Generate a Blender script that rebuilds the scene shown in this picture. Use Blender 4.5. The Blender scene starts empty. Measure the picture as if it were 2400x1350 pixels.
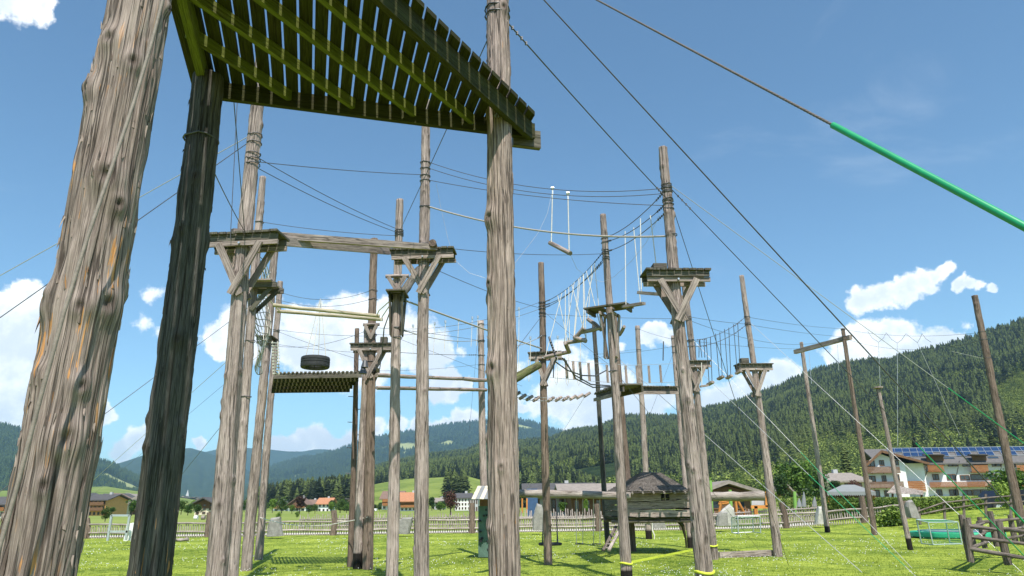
import bpy, math, random
import numpy as np
from mathutils import Vector
RNG=np.random.default_rng(7); random.seed(7)
rad=math.radians
S=bpy.context.scene; COL=S.collection
# ---------------------------------------------------------------- camera model (24.9 mm lens on 36 mm, eye 1.6 m)
F=1660.;PITCH=rad(17.0);ROLL=rad(0.75);EYE=1.6
FW=np.array([0,math.cos(PITCH),math.sin(PITCH)]);_u=np.array([0,-math.sin(PITCH),math.cos(PITCH)]);_r=np.array([1.,0,0])
RT=math.cos(ROLL)*_r-math.sin(ROLL)*_u; UP=math.sin(ROLL)*_r+math.cos(ROLL)*_u
CAM=np.array([0,0,EYE])
def ray(px,py): return FW+RT*((px-1200)/F)+UP*((675-py)/F)
def at(px,py,Y): d=ray(px,py); return CAM+d*(Y/d[1])
def atz(px,py,z): d=ray(px,py); return CAM+d*((z-EYE)/d[2])
def proj(p):
    v=np.asarray(p,float)-CAM; w=v@FW; return 1200+F*(v@RT)/w, 675-F*(v@UP)/w
def sst(x): x=np.clip(x,0,1); return x*x*(3-2*x)
def gz(x,y):    # lawn rises to a low bank on the right
    return 1.25*sst((x-14)/20)*sst((y-22)/22)+ 1.0*sst((y-90)/80)*sst((x-30)/40)
def G(px,py):
    z=0.
    for _ in range(12):
        p=atz(px,py,z); z=.5*z+.5*float(gz(p[0],p[1]))
    return p
cd=bpy.data.cameras.new('camera'); cam=bpy.data.objects.new('camera',cd); COL.objects.link(cam)
from mathutils import Matrix
cam.matrix_world=Matrix([[RT[0],UP[0],-FW[0],0],[RT[1],UP[1],-FW[1],0],[RT[2],UP[2],-FW[2],EYE],[0,0,0,1]])
cd.sensor_width=36; cd.lens=F/2400*36; cd.clip_start=.1; cd.clip_end=60000; S.camera=cam
# ---------------------------------------------------------------- node helpers
class NT:
    def __init__(s,tree): s.t=tree; s.n=tree.nodes; s.l=tree.links
    def new(s,ty,**k):
        n=s.n.new(ty)
        for a,b in k.items(): setattr(n,a,b)
        return n
    def put(s,sock,v):
        if isinstance(v,bpy.types.NodeSocket): s.l.new(v,sock)
        elif v is not None:
            if isinstance(v,(tuple,list)) and len(v)==3 and getattr(sock,'type','')=='RGBA': v=(*v,1)
            sock.default_value=v
    def math(s,op,a,b=None,c=None,clamp=False):
        n=s.new('ShaderNodeMath',operation=op,use_clamp=clamp); s.put(n.inputs[0],a)
        if b is not None: s.put(n.inputs[1],b)
        if c is not None: s.put(n.inputs[2],c)
        return n.outputs[0]
    def mix(s,f,a,b,bt='MIX'):
        n=s.new('ShaderNodeMix',data_type='RGBA',blend_type=bt); n.clamp_factor=True
        s.put(n.inputs[0],f); s.put(n.inputs[6],a); s.put(n.inputs[7],b); return n.outputs[2]
    def noise(s,vec,scale=1,detail=4,rough=.55,dist=0.):
        n=s.new('ShaderNodeTexNoise'); n.noise_dimensions='3D'; s.put(n.inputs['Vector'],vec); n.inputs['Scale'].default_value=scale
        n.inputs['Detail'].default_value=detail; n.inputs['Roughness'].default_value=rough; n.inputs['Distortion'].default_value=dist; return n.outputs[0]
    def ramp(s,v,a,b,lo=0.,hi=1.):
        n=s.new('ShaderNodeMapRange'); n.interpolation_type='SMOOTHSTEP'; s.put(n.inputs[0],v)
        n.inputs[1].default_value=a; n.inputs[2].default_value=b; n.inputs[3].default_value=lo; n.inputs[4].default_value=hi; return n.outputs[0]
    def xyz(s,x,y,z):
        n=s.new('ShaderNodeCombineXYZ'); s.put(n.inputs[0],x); s.put(n.inputs[1],y); s.put(n.inputs[2],z); return n.outputs[0]
    def sep(s,v):
        n=s.new('ShaderNodeSeparateXYZ'); s.put(n.inputs[0],v); return n.outputs
def newmat(name):
    m=bpy.data.materials.new(name); m.use_nodes=True; t=NT(m.node_tree); t.n.clear()
    o=t.new('ShaderNodeOutputMaterial'); p=t.new('ShaderNodeBsdfPrincipled'); t.l.new(p.outputs[0],o.inputs[0]); return m,t,p,o
def setp(t,p,col=None,rough=None,spec=None,bump=None,bs=.5,bd=.01):
    if col is not None: t.put(p.inputs['Base Color'],col)
    if rough is not None: t.put(p.inputs['Roughness'],rough)
    if spec is not None: p.inputs['Specular IOR Level'].default_value=spec
    if bump is not None:
        b=t.new('ShaderNodeBump'); b.inputs['Strength'].default_value=bs; b.inputs['Distance'].default_value=bd
        t.put(b.inputs['Height'],bump); t.l.new(b.outputs[0],p.inputs['Normal'])
def wood(name,light,dark,moss=None,mossamt=0.,orange=0.,omax=3.,bd=.008,crackamt=.65,tar=False):
    m,t,p,o=newmat(name)
    uv=t.new('ShaderNodeUVMap'); u,v,_=t.sep(uv.outputs[0]); oi=t.new('ShaderNodeObjectInfo')
    r=t.math('MULTIPLY',oi.outputs['Random'],40.)
    def vec(sv,su,off=0.): return t.xyz(t.math('MULTIPLY',v,sv),t.math('MULTIPLY',u,su),t.math('ADD',r,off))
    fine=t.noise(vec(190,5),1,5,.7); mid=t.noise(vec(55,1.5,3.),1,6,.65,.2); pat=t.noise(vec(4,1.3,7.),1,4,.6)
    ck=t.noise(vec(22,.55,11.),1,3,.5,.4); ck=t.math('ABSOLUTE',t.math('SUBTRACT',ck,.5)); ck=t.ramp(ck,.005,.026,1.,0.)
    c2=t.noise(vec(75,1.6,51.),1,3,.5,.1); c2=t.math('ABSOLUTE',t.math('SUBTRACT',c2,.5)); c2=t.ramp(c2,.006,.035,1.,0.)
    c=t.mix(t.ramp(fine,.35,.7),dark,light)
    c=t.mix(t.math('MULTIPLY',c2,.5),c,tuple(x*.2 for x in dark))
    c=t.mix(t.math('MULTIPLY',t.ramp(mid,.5,.72),.45),c,tuple(x*.5 for x in dark))
    c=t.mix(t.math('MULTIPLY',t.ramp(pat,.45,.75),.45),c,tuple(min(1,x*1.25) for x in light))
    c=t.mix(t.math('MULTIPLY',t.ramp(pat,.5,.2),.4),c,(dark[0]*.9,dark[1]*.8,dark[2]*.7))
    vv=t.math('MULTIPLY_ADD',oi.outputs['Random'],.3,.85); cc=t.new('ShaderNodeVectorMath',operation='SCALE'); t.put(cc.inputs[0],c); t.put(cc.inputs[3],vv); c=cc.outputs[0]
    if orange:
        on=t.noise(vec(42,2.6,21.),1,3,.6,.0); g=t.ramp(u,omax,omax+1.2,1.,0.)
        of=t.math('MULTIPLY',t.ramp(on,.70-orange,.71-orange),t.math('MULTIPLY',g,t.ramp(pat,.42,.5)))
        c=t.mix(of,c,t.mix(t.ramp(fine,.3,.7),(.36,.16,.05),(.66,.35,.15)))
    c=t.mix(t.math('MULTIPLY',ck,crackamt),c,(.012,.009,.007))
    if moss:
        mn=t.noise(vec(6,2,31.),1,4,.65); mf=t.math('MULTIPLY',t.ramp(mn,.35-mossamt*.2,.75-mossamt*.35),min(1,mossamt*1.1))
        c=t.mix(mf,c,t.mix(t.ramp(fine,.3,.7),tuple(x*.4 for x in moss),moss))
    at_=t.new('ShaderNodeAttribute',attribute_name='knot'); c=t.mix(t.math('MULTIPLY',at_.outputs['Fac'],.8),c,(.035,.024,.017))
    ta=t.new('ShaderNodeAttribute',attribute_name='tar'); c=t.mix(ta.outputs['Fac'],c,(.018,.015,.013))
    h=t.math('SUBTRACT',t.math('MULTIPLY_ADD',fine,.5,t.math('MULTIPLY',mid,.8)),t.math('MULTIPLY',ck,1.2))
    setp(t,p,c,.85,.2,h,.9,bd); return m
def plain(name,col,rough=.7,var=.25,scale=6.,metal=0.,bump=0.,spec=.3):
    m,t,p,o=newmat(name); g=t.new('ShaderNodeNewGeometry'); n=t.noise(g.outputs['Position'],scale,5,.6)
    n2=t.noise(g.outputs['Position'],scale*7,3,.6)
    f=t.math('MULTIPLY_ADD',n2,.4,t.math('MULTIPLY',n,.6))
    c=t.mix(t.ramp(f,.3,.7),tuple(x*(1-var) for x in col),tuple(min(1,x*(1+var*.6)) for x in col))
    setp(t,p,c,rough,spec,f if bump else None,.6,bump or .01); p.inputs['Metallic'].default_value=metal; return m
M={}
M['pole']=wood('weathered_pole_wood',(.50,.41,.362),(.22,.172,.15))
M['polebig']=wood('peeling_pole_wood',(.46,.37,.32),(.18,.138,.117),orange=.09,omax=3.3,bd=.006)
M['poledark']=wood('shaded_pole_wood',(.15,.137,.125),(.045,.041,.038),moss=(.06,.08,.02),mossamt=.2,orange=.045,omax=1.3)  # pole wood with shade put into its dark colour, plus moss and orange scars
M['polecen']=wood('central_pole_wood',(.44,.35,.302),(.17,.129,.108),orange=.015,omax=6.)
M['polebrown']=wood('brown_pole_wood',(.28,.21,.165),(.14,.10,.078))
M['plank']=wood('grey_board_wood',(.46,.38,.335),(.21,.167,.145),bd=.004,crackamt=.6)
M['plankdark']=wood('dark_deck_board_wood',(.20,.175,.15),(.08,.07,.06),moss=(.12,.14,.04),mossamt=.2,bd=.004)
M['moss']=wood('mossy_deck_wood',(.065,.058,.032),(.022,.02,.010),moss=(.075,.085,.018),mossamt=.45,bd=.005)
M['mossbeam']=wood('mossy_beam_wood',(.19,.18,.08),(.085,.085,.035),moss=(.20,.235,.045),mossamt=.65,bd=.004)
M['pale']=wood('fresh_peeled_log_wood',(.60,.54,.43),(.38,.32,.22),moss=(.22,.24,.07),mossamt=.15,bd=.003,crackamt=.3)
M['fence']=wood('silver_fence_wood',(.52,.46,.41),(.27,.22,.19),bd=.004)
M['dkfence']=wood('old_fence_wood',(.30,.25,.21),(.09,.07,.06),bd=.006)
M['orange']=wood('orange_varnished_wood',(.62,.27,.07),(.42,.16,.035),bd=.002,crackamt=.2)
M['balcony']=wood('brown_balcony_boards',(.42,.19,.075),(.24,.095,.035),bd=.004,crackamt=.3)
M['cable']=plain('steel_cable',(.11,.11,.115),.45,.3,30,.5)
M['lcable']=plain('bright_steel_cable',(.50,.50,.50),.4,.2,30,.4)
M['rope']=plain('white_rope',(.66,.63,.56),.8,.25,40)
M['rodm']=plain('weathered_rod',(.25,.21,.175),.6,.3,30)
M['dkbrope']=plain('dark_twisted_cable',(.13,.11,.095),.6,.4,60)
M['brope']=plain('braided_grey_rope',(.36,.33,.29),.85,.4,60)
M['green']=plain('green_plastic_sleeve',(.015,.30,.12),.35,.12,4,spec=.5)
M['metal']=plain('galvanised_metal',(.62,.63,.64),.35,.15,10,.7)
M['dullm']=plain('dull_green_metal',(.33,.42,.37),.5,.2,6)
M['black']=plain('black_rubber',(.035,.037,.04),.7,.4,12)
M['yellow']=plain('yellow_webbing',(.62,.68,.06),.6,.15,20)
M['white']=plain('white_render',(.74,.74,.72),.85,.06,1.5)
M['cream']=plain('cream_render',(.62,.55,.42),.85,.08,1.5)
M['ochre']=plain('orange_render',(.62,.34,.13),.85,.1,1.5)
M['greyw']=plain('grey_render',(.42,.42,.42),.85,.1,1.5)
M['brownw']=plain('brown_timber_wall',(.16,.085,.045),.8,.35,3)
M['roofd']=plain('dark_roof_tile',(.085,.08,.08),.8,.35,2.5)
M['roofb']=plain('brown_roof_tile',(.20,.13,.10),.8,.35,2.5)
M['roofr']=plain('red_roof_tile',(.42,.19,.10),.8,.25,2.5)
M['roofg']=plain('grey_brown_roof_tile',(.27,.23,.20),.8,.3,2.5)
M['roofh']=plain('dark_grey_metal_roof',(.13,.12,.115),.7,.25,2)
M['glass']=plain('window_glass',(.03,.04,.05),.08,.2,1,spec=.8)
M['solar']=plain('solar_cell_blue',(.006,.022,.085),.15,.3,.5,spec=.7)
M['stone']=plain('pale_granite',(.27,.255,.235),.9,.35,4,bump=.03)
M['stonew']=plain('white_granite',(.45,.43,.39),.9,.4,4,bump=.03)
M['gwall']=plain('green_climbing_panel',(.10,.17,.13),.85,.3,5)
M['canvas']=plain('grey_canvas',(.22,.23,.23),.85,.12,2)
M['bluep']=plain('blue_plastic',(.045,.09,.18),.5,.2,4)
M['trmp']=plain('trampoline_mat',(.25,.27,.30),.7,.15,4)
M['tgreen']=plain('trampoline_green_pad',(.03,.36,.19),.5,.2,4)
M['carp']=plain('dark_car_paint',(.012,.015,.025),.4,.1,2,.0,spec=.3)
M['path']=plain('pale_gravel',(.52,.48,.42),.95,.25,14)
def leafmat(name,a,b,rough=.6,trans=.25,sc=.6,ow=.5,c3=None):
    m,t,p,o=newmat(name); g=t.new('ShaderNodeNewGeometry'); oi=t.new('ShaderNodeObjectInfo')
    n=t.noise(g.outputs['Position'],sc,3,.6); f=t.math('MULTIPLY_ADD',g.outputs['Random Per Island'],.5,t.math('MULTIPLY',n,.5))
    f=t.math('ADD',f,t.math('MULTIPLY_ADD',oi.outputs['Random'],ow,-.5*ow))
    c=t.mix(t.ramp(f,.2,.8),a,b)
    if c3: c=t.mix(t.ramp(t.noise(g.outputs['Position'],.006,4,.7),.54,.68),c,c3)
    setp(t,p,c,rough,.25)
    tr=t.new('ShaderNodeBsdfTranslucent'); t.put(tr.inputs[0],c); ms=t.new('ShaderNodeMixShader'); ms.inputs[0].default_value=trans
    t.l.new(p.outputs[0],ms.inputs[1]); t.l.new(tr.outputs[0],ms.inputs[2]); t.l.new(ms.outputs[0],o.inputs[0]); return m
M['conif']=leafmat('conifer_needles',(.006,.013,.006),(.095,.125,.034),.8,.0,.03,.95,(.11,.14,.035))
M['conif2']=leafmat('far_conifer_needles',(.016,.036,.016),(.06,.095,.03),.8,.0,.01)
M['decid']=leafmat('light_leaves',(.06,.095,.018),(.26,.31,.06),.6,.1,.03,.9)
M['leaf']=leafmat('garden_tree_leaves',(.035,.085,.015),(.16,.26,.035))
M['leafdk']=leafmat('dark_garden_leaves',(.02,.05,.012),(.08,.14,.025))
M['leafred']=leafmat('copper_leaves',(.035,.018,.014),(.13,.06,.045))
M['hedge']=leafmat('hedge_leaves',(.04,.085,.012),(.26,.36,.06))
M['bladeg']=leafmat('grass_blades',(.12,.185,.014),(.37,.43,.06),.6,.35,.35)
M['trunk']=plain('tree_bark',(.10,.075,.055),.9,.3,8)
# ---------------------------------------------------------------- mesh builder
class MB:
    def __init__(s): s.v=[];s.f=[];s.uv=[];s.sm=[];s.mi=[]
    def add(s,vs,fs,uvs=None,smooth=False,mi=0):
        o=len(s.v); s.v.extend([tuple(map(float,q)) for q in vs])
        for i,f in enumerate(fs):
            s.f.append([o+k for k in f]); s.sm.append(smooth); s.mi.append(mi)
            s.uv.append(uvs[i] if uvs else [(vs[k][0]*.7+vs[k][2],vs[k][1]+.3*vs[k][2]) for k in f])
        return s
    def beam(s,a,b,w,h,up=(0,0,1),taper=1.,mi=0,jit=0.):
        a=np.array(a,float);b=np.array(b,float);d=b-a;L=np.linalg.norm(d);d=d/L
        up=np.array(up,float)
        if abs(d@up)>.98: up=np.array([0,1.,0])
        x=np.cross(d,up);x/=np.linalg.norm(x);y=np.cross(x,d)
        vs=[]
        for q,k in((a,1.),(b,taper)):
            for sx,sy in((-1,-1),(1,-1),(1,1),(-1,1)): vs.append(q+x*sx*w/2*k+y*sy*h/2*k+(RNG.normal(0,jit,3) if jit else 0))
        fs=[(0,1,2,3),(7,6,5,4),(0,4,5,1),(1,5,6,2),(2,6,7,3),(3,7,4,0)]
        o=random.random()*20;u0,u1=o,o+L; vv=[0,w,w+h,2*w+h,2*w+2*h]
        uvs=[[(o,o+.0),(o,o+w),(o+h,o+w),(o+h,o)]]*2
        for k in range(4): uvs.append([(u0,o+vv[k]),(u1,o+vv[k]),(u1,o+vv[k+1]),(u0,o+vv[k+1])])
        s.add(vs,fs,uvs,False,mi); return s
    def box(s,c,sz,yaw=0.,mi=0):
        c=np.array(c,float);e=np.array([math.cos(yaw),math.sin(yaw),0])*sz[0]/2
        return s.beam(c-e,c+e,sz[1],sz[2],mi=mi)
    def tube(s,pts,rs,n=8,cap=True,mi=0,smooth=True):
        pts=[np.array(q,float) for q in pts];m=len(pts)
        if np.isscalar(rs): rs=[rs]*m
        vs=[];d0=pts[-1]-pts[0]; up=np.array([0,0,1.]) if abs(d0[2])<.9*np.linalg.norm(d0) else np.array([0,1.,0]); us=[0]
        for i in range(1,m): us.append(us[-1]+np.linalg.norm(pts[i]-pts[i-1]))
        for i,q in enumerate(pts):
            d=pts[min(i+1,m-1)]-pts[max(i-1,0)];d/=np.linalg.norm(d)+1e-12
            x=np.cross(d,up);x/=np.linalg.norm(x)+1e-12;y=np.cross(x,d)
            for k in range(n):
                a=2*math.pi*k/n; vs.append(q+(x*math.cos(a)+y*math.sin(a))*rs[i])
        fs=[];uv=[];o=random.random()*20
        for i in range(m-1):
            for k in range(n):
                k2=(k+1)%n; fs.append((i*n+k,i*n+k2,(i+1)*n+k2,(i+1)*n+k)); c=2*math.pi*rs[i]/n
                uv.append([(o+us[i],c*k),(o+us[i],c*(k+1)),(o+us[i+1],c*(k+1)),(o+us[i+1],c*k)])
        s.add(vs,fs,uv,smooth,mi)
        if cap:
            s.add(vs[:n],[tuple(range(n-1,-1,-1))],[[(random.random(),.1*k) for k in range(n)]],False,mi)
            s.add(vs[-n:],[tuple(range(n))],[[(random.random(),.1*k) for k in range(n)]],False,mi)
        return s
    def poly(s,pts,thick,nrm,mi=0):   # extruded polygon
        pts=[np.array(q,float) for q in pts];nrm=np.array(nrm,float)*thick;n=len(pts);vs=pts+[q+nrm for q in pts]
        fs=[tuple(range(n-1,-1,-1)),tuple(range(n,2*n))]+[(i,(i+1)%n,n+(i+1)%n,n+i) for i in range(n)]
        def U(q): return (q[0]*.9+q[1]*.4,q[2]+.2*q[1])
        return s.add(vs,fs,[[U(vs[k]) for k in f] for f in fs],False,mi)
    def build(s,name,mat,parent=None,origin=None):
        if parent is not None: origin=ORG[parent.name]
        if origin is None: origin=(0,0,0)
        og=np.array(origin,float); V=np.array(s.v)-og
        me=bpy.data.meshes.new(name); me.from_pydata(V.tolist(),[],s.f)
        l=me.uv_layers.new(name='UVMap'); flat=np.array([c for f in s.uv for q in f for c in q],dtype=np.float32); l.data.foreach_set('uv',flat)
        me.polygons.foreach_set('use_smooth',s.sm); me.polygons.foreach_set('material_index',s.mi)
        for m in (mat if isinstance(mat,(list,tuple)) else [mat]): me.materials.append(m)
        me.update(); o=bpy.data.objects.new(name,me); COL.objects.link(o)
        if parent is not None: o.parent=parent; ORG[o.name]=og
        else: o.location=og.tolist(); ORG[o.name]=og
        return o
ORG={}
def empty(name,loc):
    o=bpy.data.objects.new(name,None); o.empty_display_size=.2; COL.objects.link(o); o.location=[float(x) for x in loc]; ORG[o.name]=np.array(loc,float); return o
def tag(o,label,cat,group=None,kind=None):
    if label: o['label']=label
    if cat: o['category']=cat
    if group: o['group']=group
    if kind: o['kind']=kind
    return o
def gridmesh(name,P,mat,uv=None,smooth=True,origin=(0,0,0),wrap=False,kind=None):
    """P: (n,m,3) array -> one mesh"""
    n,m,_=P.shape; V=(P-np.array(origin)).reshape(-1,3)
    i,j=np.meshgrid(np.arange(n-1),np.arange(m if wrap else m-1),indexing='ij'); j2=(j+1)%m
    Fq=np.stack([i*m+j,i*m+j2,(i+1)*m+j2,(i+1)*m+j],-1).reshape(-1,4)
    me=bpy.data.meshes.new(name); me.vertices.add(len(V)); me.vertices.foreach_set('co',V.astype(np.float32).ravel())
    me.loops.add(Fq.size); me.loops.foreach_set('vertex_index',Fq.ravel().astype(np.int32)); me.polygons.add(len(Fq))
    me.polygons.foreach_set('loop_start',np.arange(0,Fq.size,4,dtype=np.int32)); me.polygons.foreach_set('loop_total',np.full(len(Fq),4,dtype=np.int32))
    me.polygons.foreach_set('use_smooth',np.full(len(Fq),smooth))
    if uv is not None:
        # uv : (n, m+1 if wrap else m, 2)
        l=me.uv_layers.new(name='UVMap'); jj=j+1
        q=np.stack([uv[i,j],uv[i,jj],uv[i+1,jj],uv[i+1,j]],-2).reshape(-1,2); l.data.foreach_set('uv',q.astype(np.float32).ravel())
    me.materials.append(mat); me.update(calc_edges=True); me.validate()
    o=bpy.data.objects.new(name,me); COL.objects.link(o); o.location=[float(x) for x in origin]; ORG[o.name]=np.array(origin,float); return o
def rawmesh(name,V,Fc,mat,smooth=False,mats=None):
    """V (n,3), Fc (k,3|4) numpy"""
    me=bpy.data.meshes.new(name); k=Fc.shape[1]; me.vertices.add(len(V)); me.vertices.foreach_set('co',V.astype(np.float32).ravel())
    me.loops.add(Fc.size); me.loops.foreach_set('vertex_index',Fc.ravel().astype(np.int32)); me.polygons.add(len(Fc))
    me.polygons.foreach_set('loop_start',np.arange(0,Fc.size,k,dtype=np.int32)); me.polygons.foreach_set('loop_total',np.full(len(Fc),k,dtype=np.int32))
    me.polygons.foreach_set('use_smooth',np.full(len(Fc),smooth))
    for m in (mats or [mat]): me.materials.append(m)
    me.update(calc_edges=True); return me
def gnoise(nz,nt,cz,ct,rng):
    g=rng.random((int(cz)+3,int(ct))); z=np.linspace(0,cz,nz); t=np.arange(nt)/nt*ct
    zi=z.astype(int);ti=t.astype(int);fz=sst(z-zi)[:,None];ft=sst(t-ti)[None,:]; t2=(ti+1)%int(ct)
    a=g[zi][:,ti];b=g[zi][:,t2];c=g[zi+1][:,ti];d=g[zi+1][:,t2]
    return (a*(1-ft)+b*ft)*(1-fz)+(c*(1-ft)+d*ft)*fz-.5
M['gpole']=plain('lime_green_paint',(.20,.38,.08),.6,.15,6)
M['roofsh']=wood('hut_shingle',(.22,.19,.165),(.10,.085,.075),bd=.004)
M['mosslog']=wood('mossy_log_wood',(.24,.22,.13),(.11,.10,.05),moss=(.17,.22,.04),mossamt=.4)
HAZE=8.5e-5; SUNE=4.8; EXPO=0.55; CLB=1.0
# ================================================================ log poles
POLE={}
def pole(key,top,base,Y,d,label,short,mat='pole',res=1,ztop=None,dt=.78,tar=0.,knots=16,group=None,bend=.03,root=True,flk=0,lump=1.,kn=()):
    """top, base: pixels; lateral lean only. d base diameter."""
    rng=np.random.default_rng(abs(hash(key))%9999 if False else sum(ord(c)*(i+3) for i,c in enumerate(key))*37)
    if Y is None: b=G(*base); Y=b[1]
    a=at(base[0],base[1],Y); t=at(top[0],top[1],Y); d3=t-a
    zg=float(gz(a[0],Y)); b=a+d3*((zg-a[2])/d3[2])
    if ztop: t=a+d3*((ztop-a[2])/d3[2])
    L=np.linalg.norm(t-b); ax=(t-b)/L; H=L
    x=np.cross(ax,[0,1.,0]);x/=np.linalg.norm(x);y=np.cross(ax,x)  # y points roughly to +-Y
    if y[1]<0: y=-y;x=-x
    nt={1:22,2:40,3:96,4:150}[res]; nz=int(L*{1:9,2:20,3:55,4:80}[res])
    s=np.linspace(-.25,L,nz); th=np.arange(nt)/nt*2*np.pi+np.pi/2*0
    th=th+np.pi/2   # seam at far side (+y)
    R=(d/2)*(1-(1-dt)*np.clip(s,0,L)/L)
    D=.028*d*gnoise(nz,nt,max(3,L*1.2),5,rng)*2*lump+.018*d*gnoise(nz,nt,L*5,max(8,nt//3),rng)*2
    if res>=2: D+=.016*d*gnoise(nz,nt,L*9,nt//2,rng)*2
    if res>=3:
        D+=.0032*gnoise(nz,nt,L*3,nt//2,rng)*2
        fl=gnoise(nz,nt,L*4,nt//3,rng); D+=.0035*(fl>.25)          # lifted bark flakes
    knot=np.zeros((nz,nt))
    KN=[(rng.uniform(.2,L-.15),rng.uniform(0,2*np.pi),rng.uniform(.012,.028)*(d/.28),rng.uniform(.025,.05)*(d/.28)) for k in range(int(knots))]
    for kx,ky,ks in kn:
        sk=min(np.linspace(0,L,600),key=lambda q:abs(proj(b+ax*q)[1]-ky)); c_=b+ax*sk; w_=(c_-CAM)@FW; u_=np.clip((kx-proj(c_)[0])*w_/F/(d/2),-.97,.97)*np.sign(x[0]); KN.append((sk,math.atan2(-math.sqrt(1-u_*u_),u_),.022*ks,.04*ks))
    for sk,tk,am,rk in KN:
        dth=(th[None,:]-tk+np.pi)%(2*np.pi)-np.pi; ds=(s-sk)[:,None]
        q=((dth*R[:,None])**2+(ds*.75)**2)/rk**2; D+=am*np.exp(-q)-am*.8*np.exp(-q*9); knot=np.maximum(knot,np.exp(-q*(2.2 if res<4 else 5))*rng.uniform(.65,1))
    for k in range({1:0,2:3,3:9,4:14}[res]):
        s0=rng.uniform(-.3,L);ln=rng.uniform(.8,3.5);tc=rng.uniform(0,2*np.pi)+.06*np.cumsum(rng.normal(0,.12,nz)); m=((s>s0)&(s<s0+ln)).astype(float)
        w=np.clip(1-abs((s-s0-ln/2)/(ln/2)),0,1)**.5*m; dth=(th[None,:]-tc[:,None]+np.pi)%(2*np.pi)-np.pi
        cw=.007 if res>2 else .012
        g=np.exp(-((dth*R[:,None])/cw)**2)*w[:,None]; D-=.012*g; knot=np.maximum(knot,g*.95)
    cx=bend*d*3*np.sin(s/L*3.1*rng.uniform(.6,1.6)+rng.uniform(0,6))*np.sin(np.pi*np.clip(s/L,0,1))
    Rf=R[:,None]+D
    P=b+s[:,None,None]*ax+(Rf*np.cos(th))[...,None]*x+(Rf*np.sin(th))[...,None]*y+cx[:,None,None]*x
    uv=np.zeros((nz,nt+1,2)); uv[...,0]=(s+.25)[:,None]; uv[...,1]=(np.arange(nt+1)/nt*2*np.pi)[None,:]*d/2
    # closed top: two inner rings
    top1=P[-1].mean(0)+(P[-1]-P[-1].mean(0))*.55+ax*.006; top2=np.repeat((P[-1].mean(0)+ax*.008)[None],nt,0)
    P=np.concatenate([P,top1[None],top2[None]]); uv=np.concatenate([uv,uv[-1:]+[.1,0],uv[-1:]+[.2,0]])
    knot=np.concatenate([knot,np.full((2,nt),.25)]); tarr=np.concatenate([(s[:,None]<tar+.04*gnoise(nz,nt,2,9,rng)).astype(float),np.zeros((2,nt))])
    r=empty('log_pole',b) if root else None
    o=gridmesh('pole_shaft' if root else 'log_pole',P,M[mat],uv,True,b,wrap=True)
    if root: o.parent=r; o.location=(0,0,0)
    A=o.data.attributes.new('knot','FLOAT','POINT'); A.data.foreach_set('value',knot.ravel().astype(np.float32))
    if tar: A=o.data.attributes.new('tar','FLOAT','POINT'); A.data.foreach_set('value',tarr.ravel().astype(np.float32))
    if flk:   # slivers of bark standing off the surface
        mb=MB()
        for k in range(flk):
            i=rng.integers(5,nz-5); j=rng.integers(0,nt); q=P[i,j]; n=q-(b+s[i]*ax+cx[i]*x); n/=np.linalg.norm(n); tg=np.cross(ax,n)
            ln=rng.uniform(.02,.07); w=rng.uniform(.003,.010); up=rng.choice([-1,1]); out=rng.uniform(.003,.013)
            a0=q-n*.004-tg*w; a1=q-n*.004+tg*w; a2=q+n*out+ax*ln*up; mid=q+n*.006+tg*w*.3; u0=float(uv[i,j,0]);v0=float(uv[i,j,1])
            mb.add([a0,a1,a2,mid-ax*0.006*up],[(0,1,2),(1,3,2),(3,0,2),(0,3,1)],[[(u0,v0),(u0,v0+w),(u0+ln,v0)]]*4)
        tag(mb.build('bark_slivers',M[mat],o),None,None,kind='stuff')
    root_o=r or o
    tag(root_o,label,'pole',group)
    POLE[key]=dict(b=b,t=t,ax=ax,L=L,r0=d/2,rt=d/2*dt,root=root_o,short=short,Y=Y,x=x,y=y)
    return root_o
def onp(key,py):
    q=POLE[key]; lo,hi=-1.,q['L']*1.3
    for _ in range(40):
        m=(lo+hi)/2
        if proj(q['b']+q['ax']*m)[1]>py: lo=m
        else: hi=m
    s=(lo+hi)/2; return q['b']+q['ax']*s, q['r0']+(q['rt']-q['r0'])*min(1,max(0,s/q['L']))
P_=pole
P_('A',(328,0),(82,1350),2.95,.285,'huge peeling log pole with orange scars filling the left edge','huge left foreground pole','polebig',4,ztop=6.3,knots=20,dt=.92,flk=380,bend=.005,lump=.3,kn=[(293,130,1.2),(283,438,1.7),(238,240,1.2),(338,175,1.2),(140,718,1.5),(226,735,1.),(266,722,1.6),(190,1035,1.6),(150,1140,1.)])
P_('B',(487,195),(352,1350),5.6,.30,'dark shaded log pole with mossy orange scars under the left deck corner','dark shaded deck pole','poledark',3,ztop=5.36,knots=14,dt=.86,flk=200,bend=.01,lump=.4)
P_('M',(1165,0),(1183,1350),6.38,.275,'thick cracked log pole in the picture centre rising past the deck end','thick central pole','polecen',4,ztop=9.7,knots=24,lump=.5,dt=.8,flk=150,bend=.01,kn=[(1155,868,2.2),(1147,515,1.9),(1146,668,1.2),(1180,30,1.5),(1150,1245,1.2)])
P_('C',(604,245),(507,1350),10.4,.285,'tall log pole with square platform under the left end of the plank beams','left beam pole','pole',3,ztop=9.0,knots=40,dt=.66)
P_('C2',(616,415),(543,1350),15.5,.25,'slim log pole directly right of the left beam pole with cargo net arm','pole behind left beam pole','pole',2,dt=.62,knots=30)
P_('P3',(645,572),(577,1335),None,.30,'log pole beside the cargo net with small grey plank step block','cargo net pole','pole',2,dt=.72,knots=26)
P_('P4',(657,660),(606,1311),None,.27,'log pole at the left end of the plank deck with rope ladder','left plank deck pole','pole',2,dt=.7,knots=24)
P_('D',(998,235),(988,1350),13.6,.275,'tall straight log pole with platform at the right end of the plank beams','right beam pole','pole',3,dt=.62,knots=24)
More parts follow.
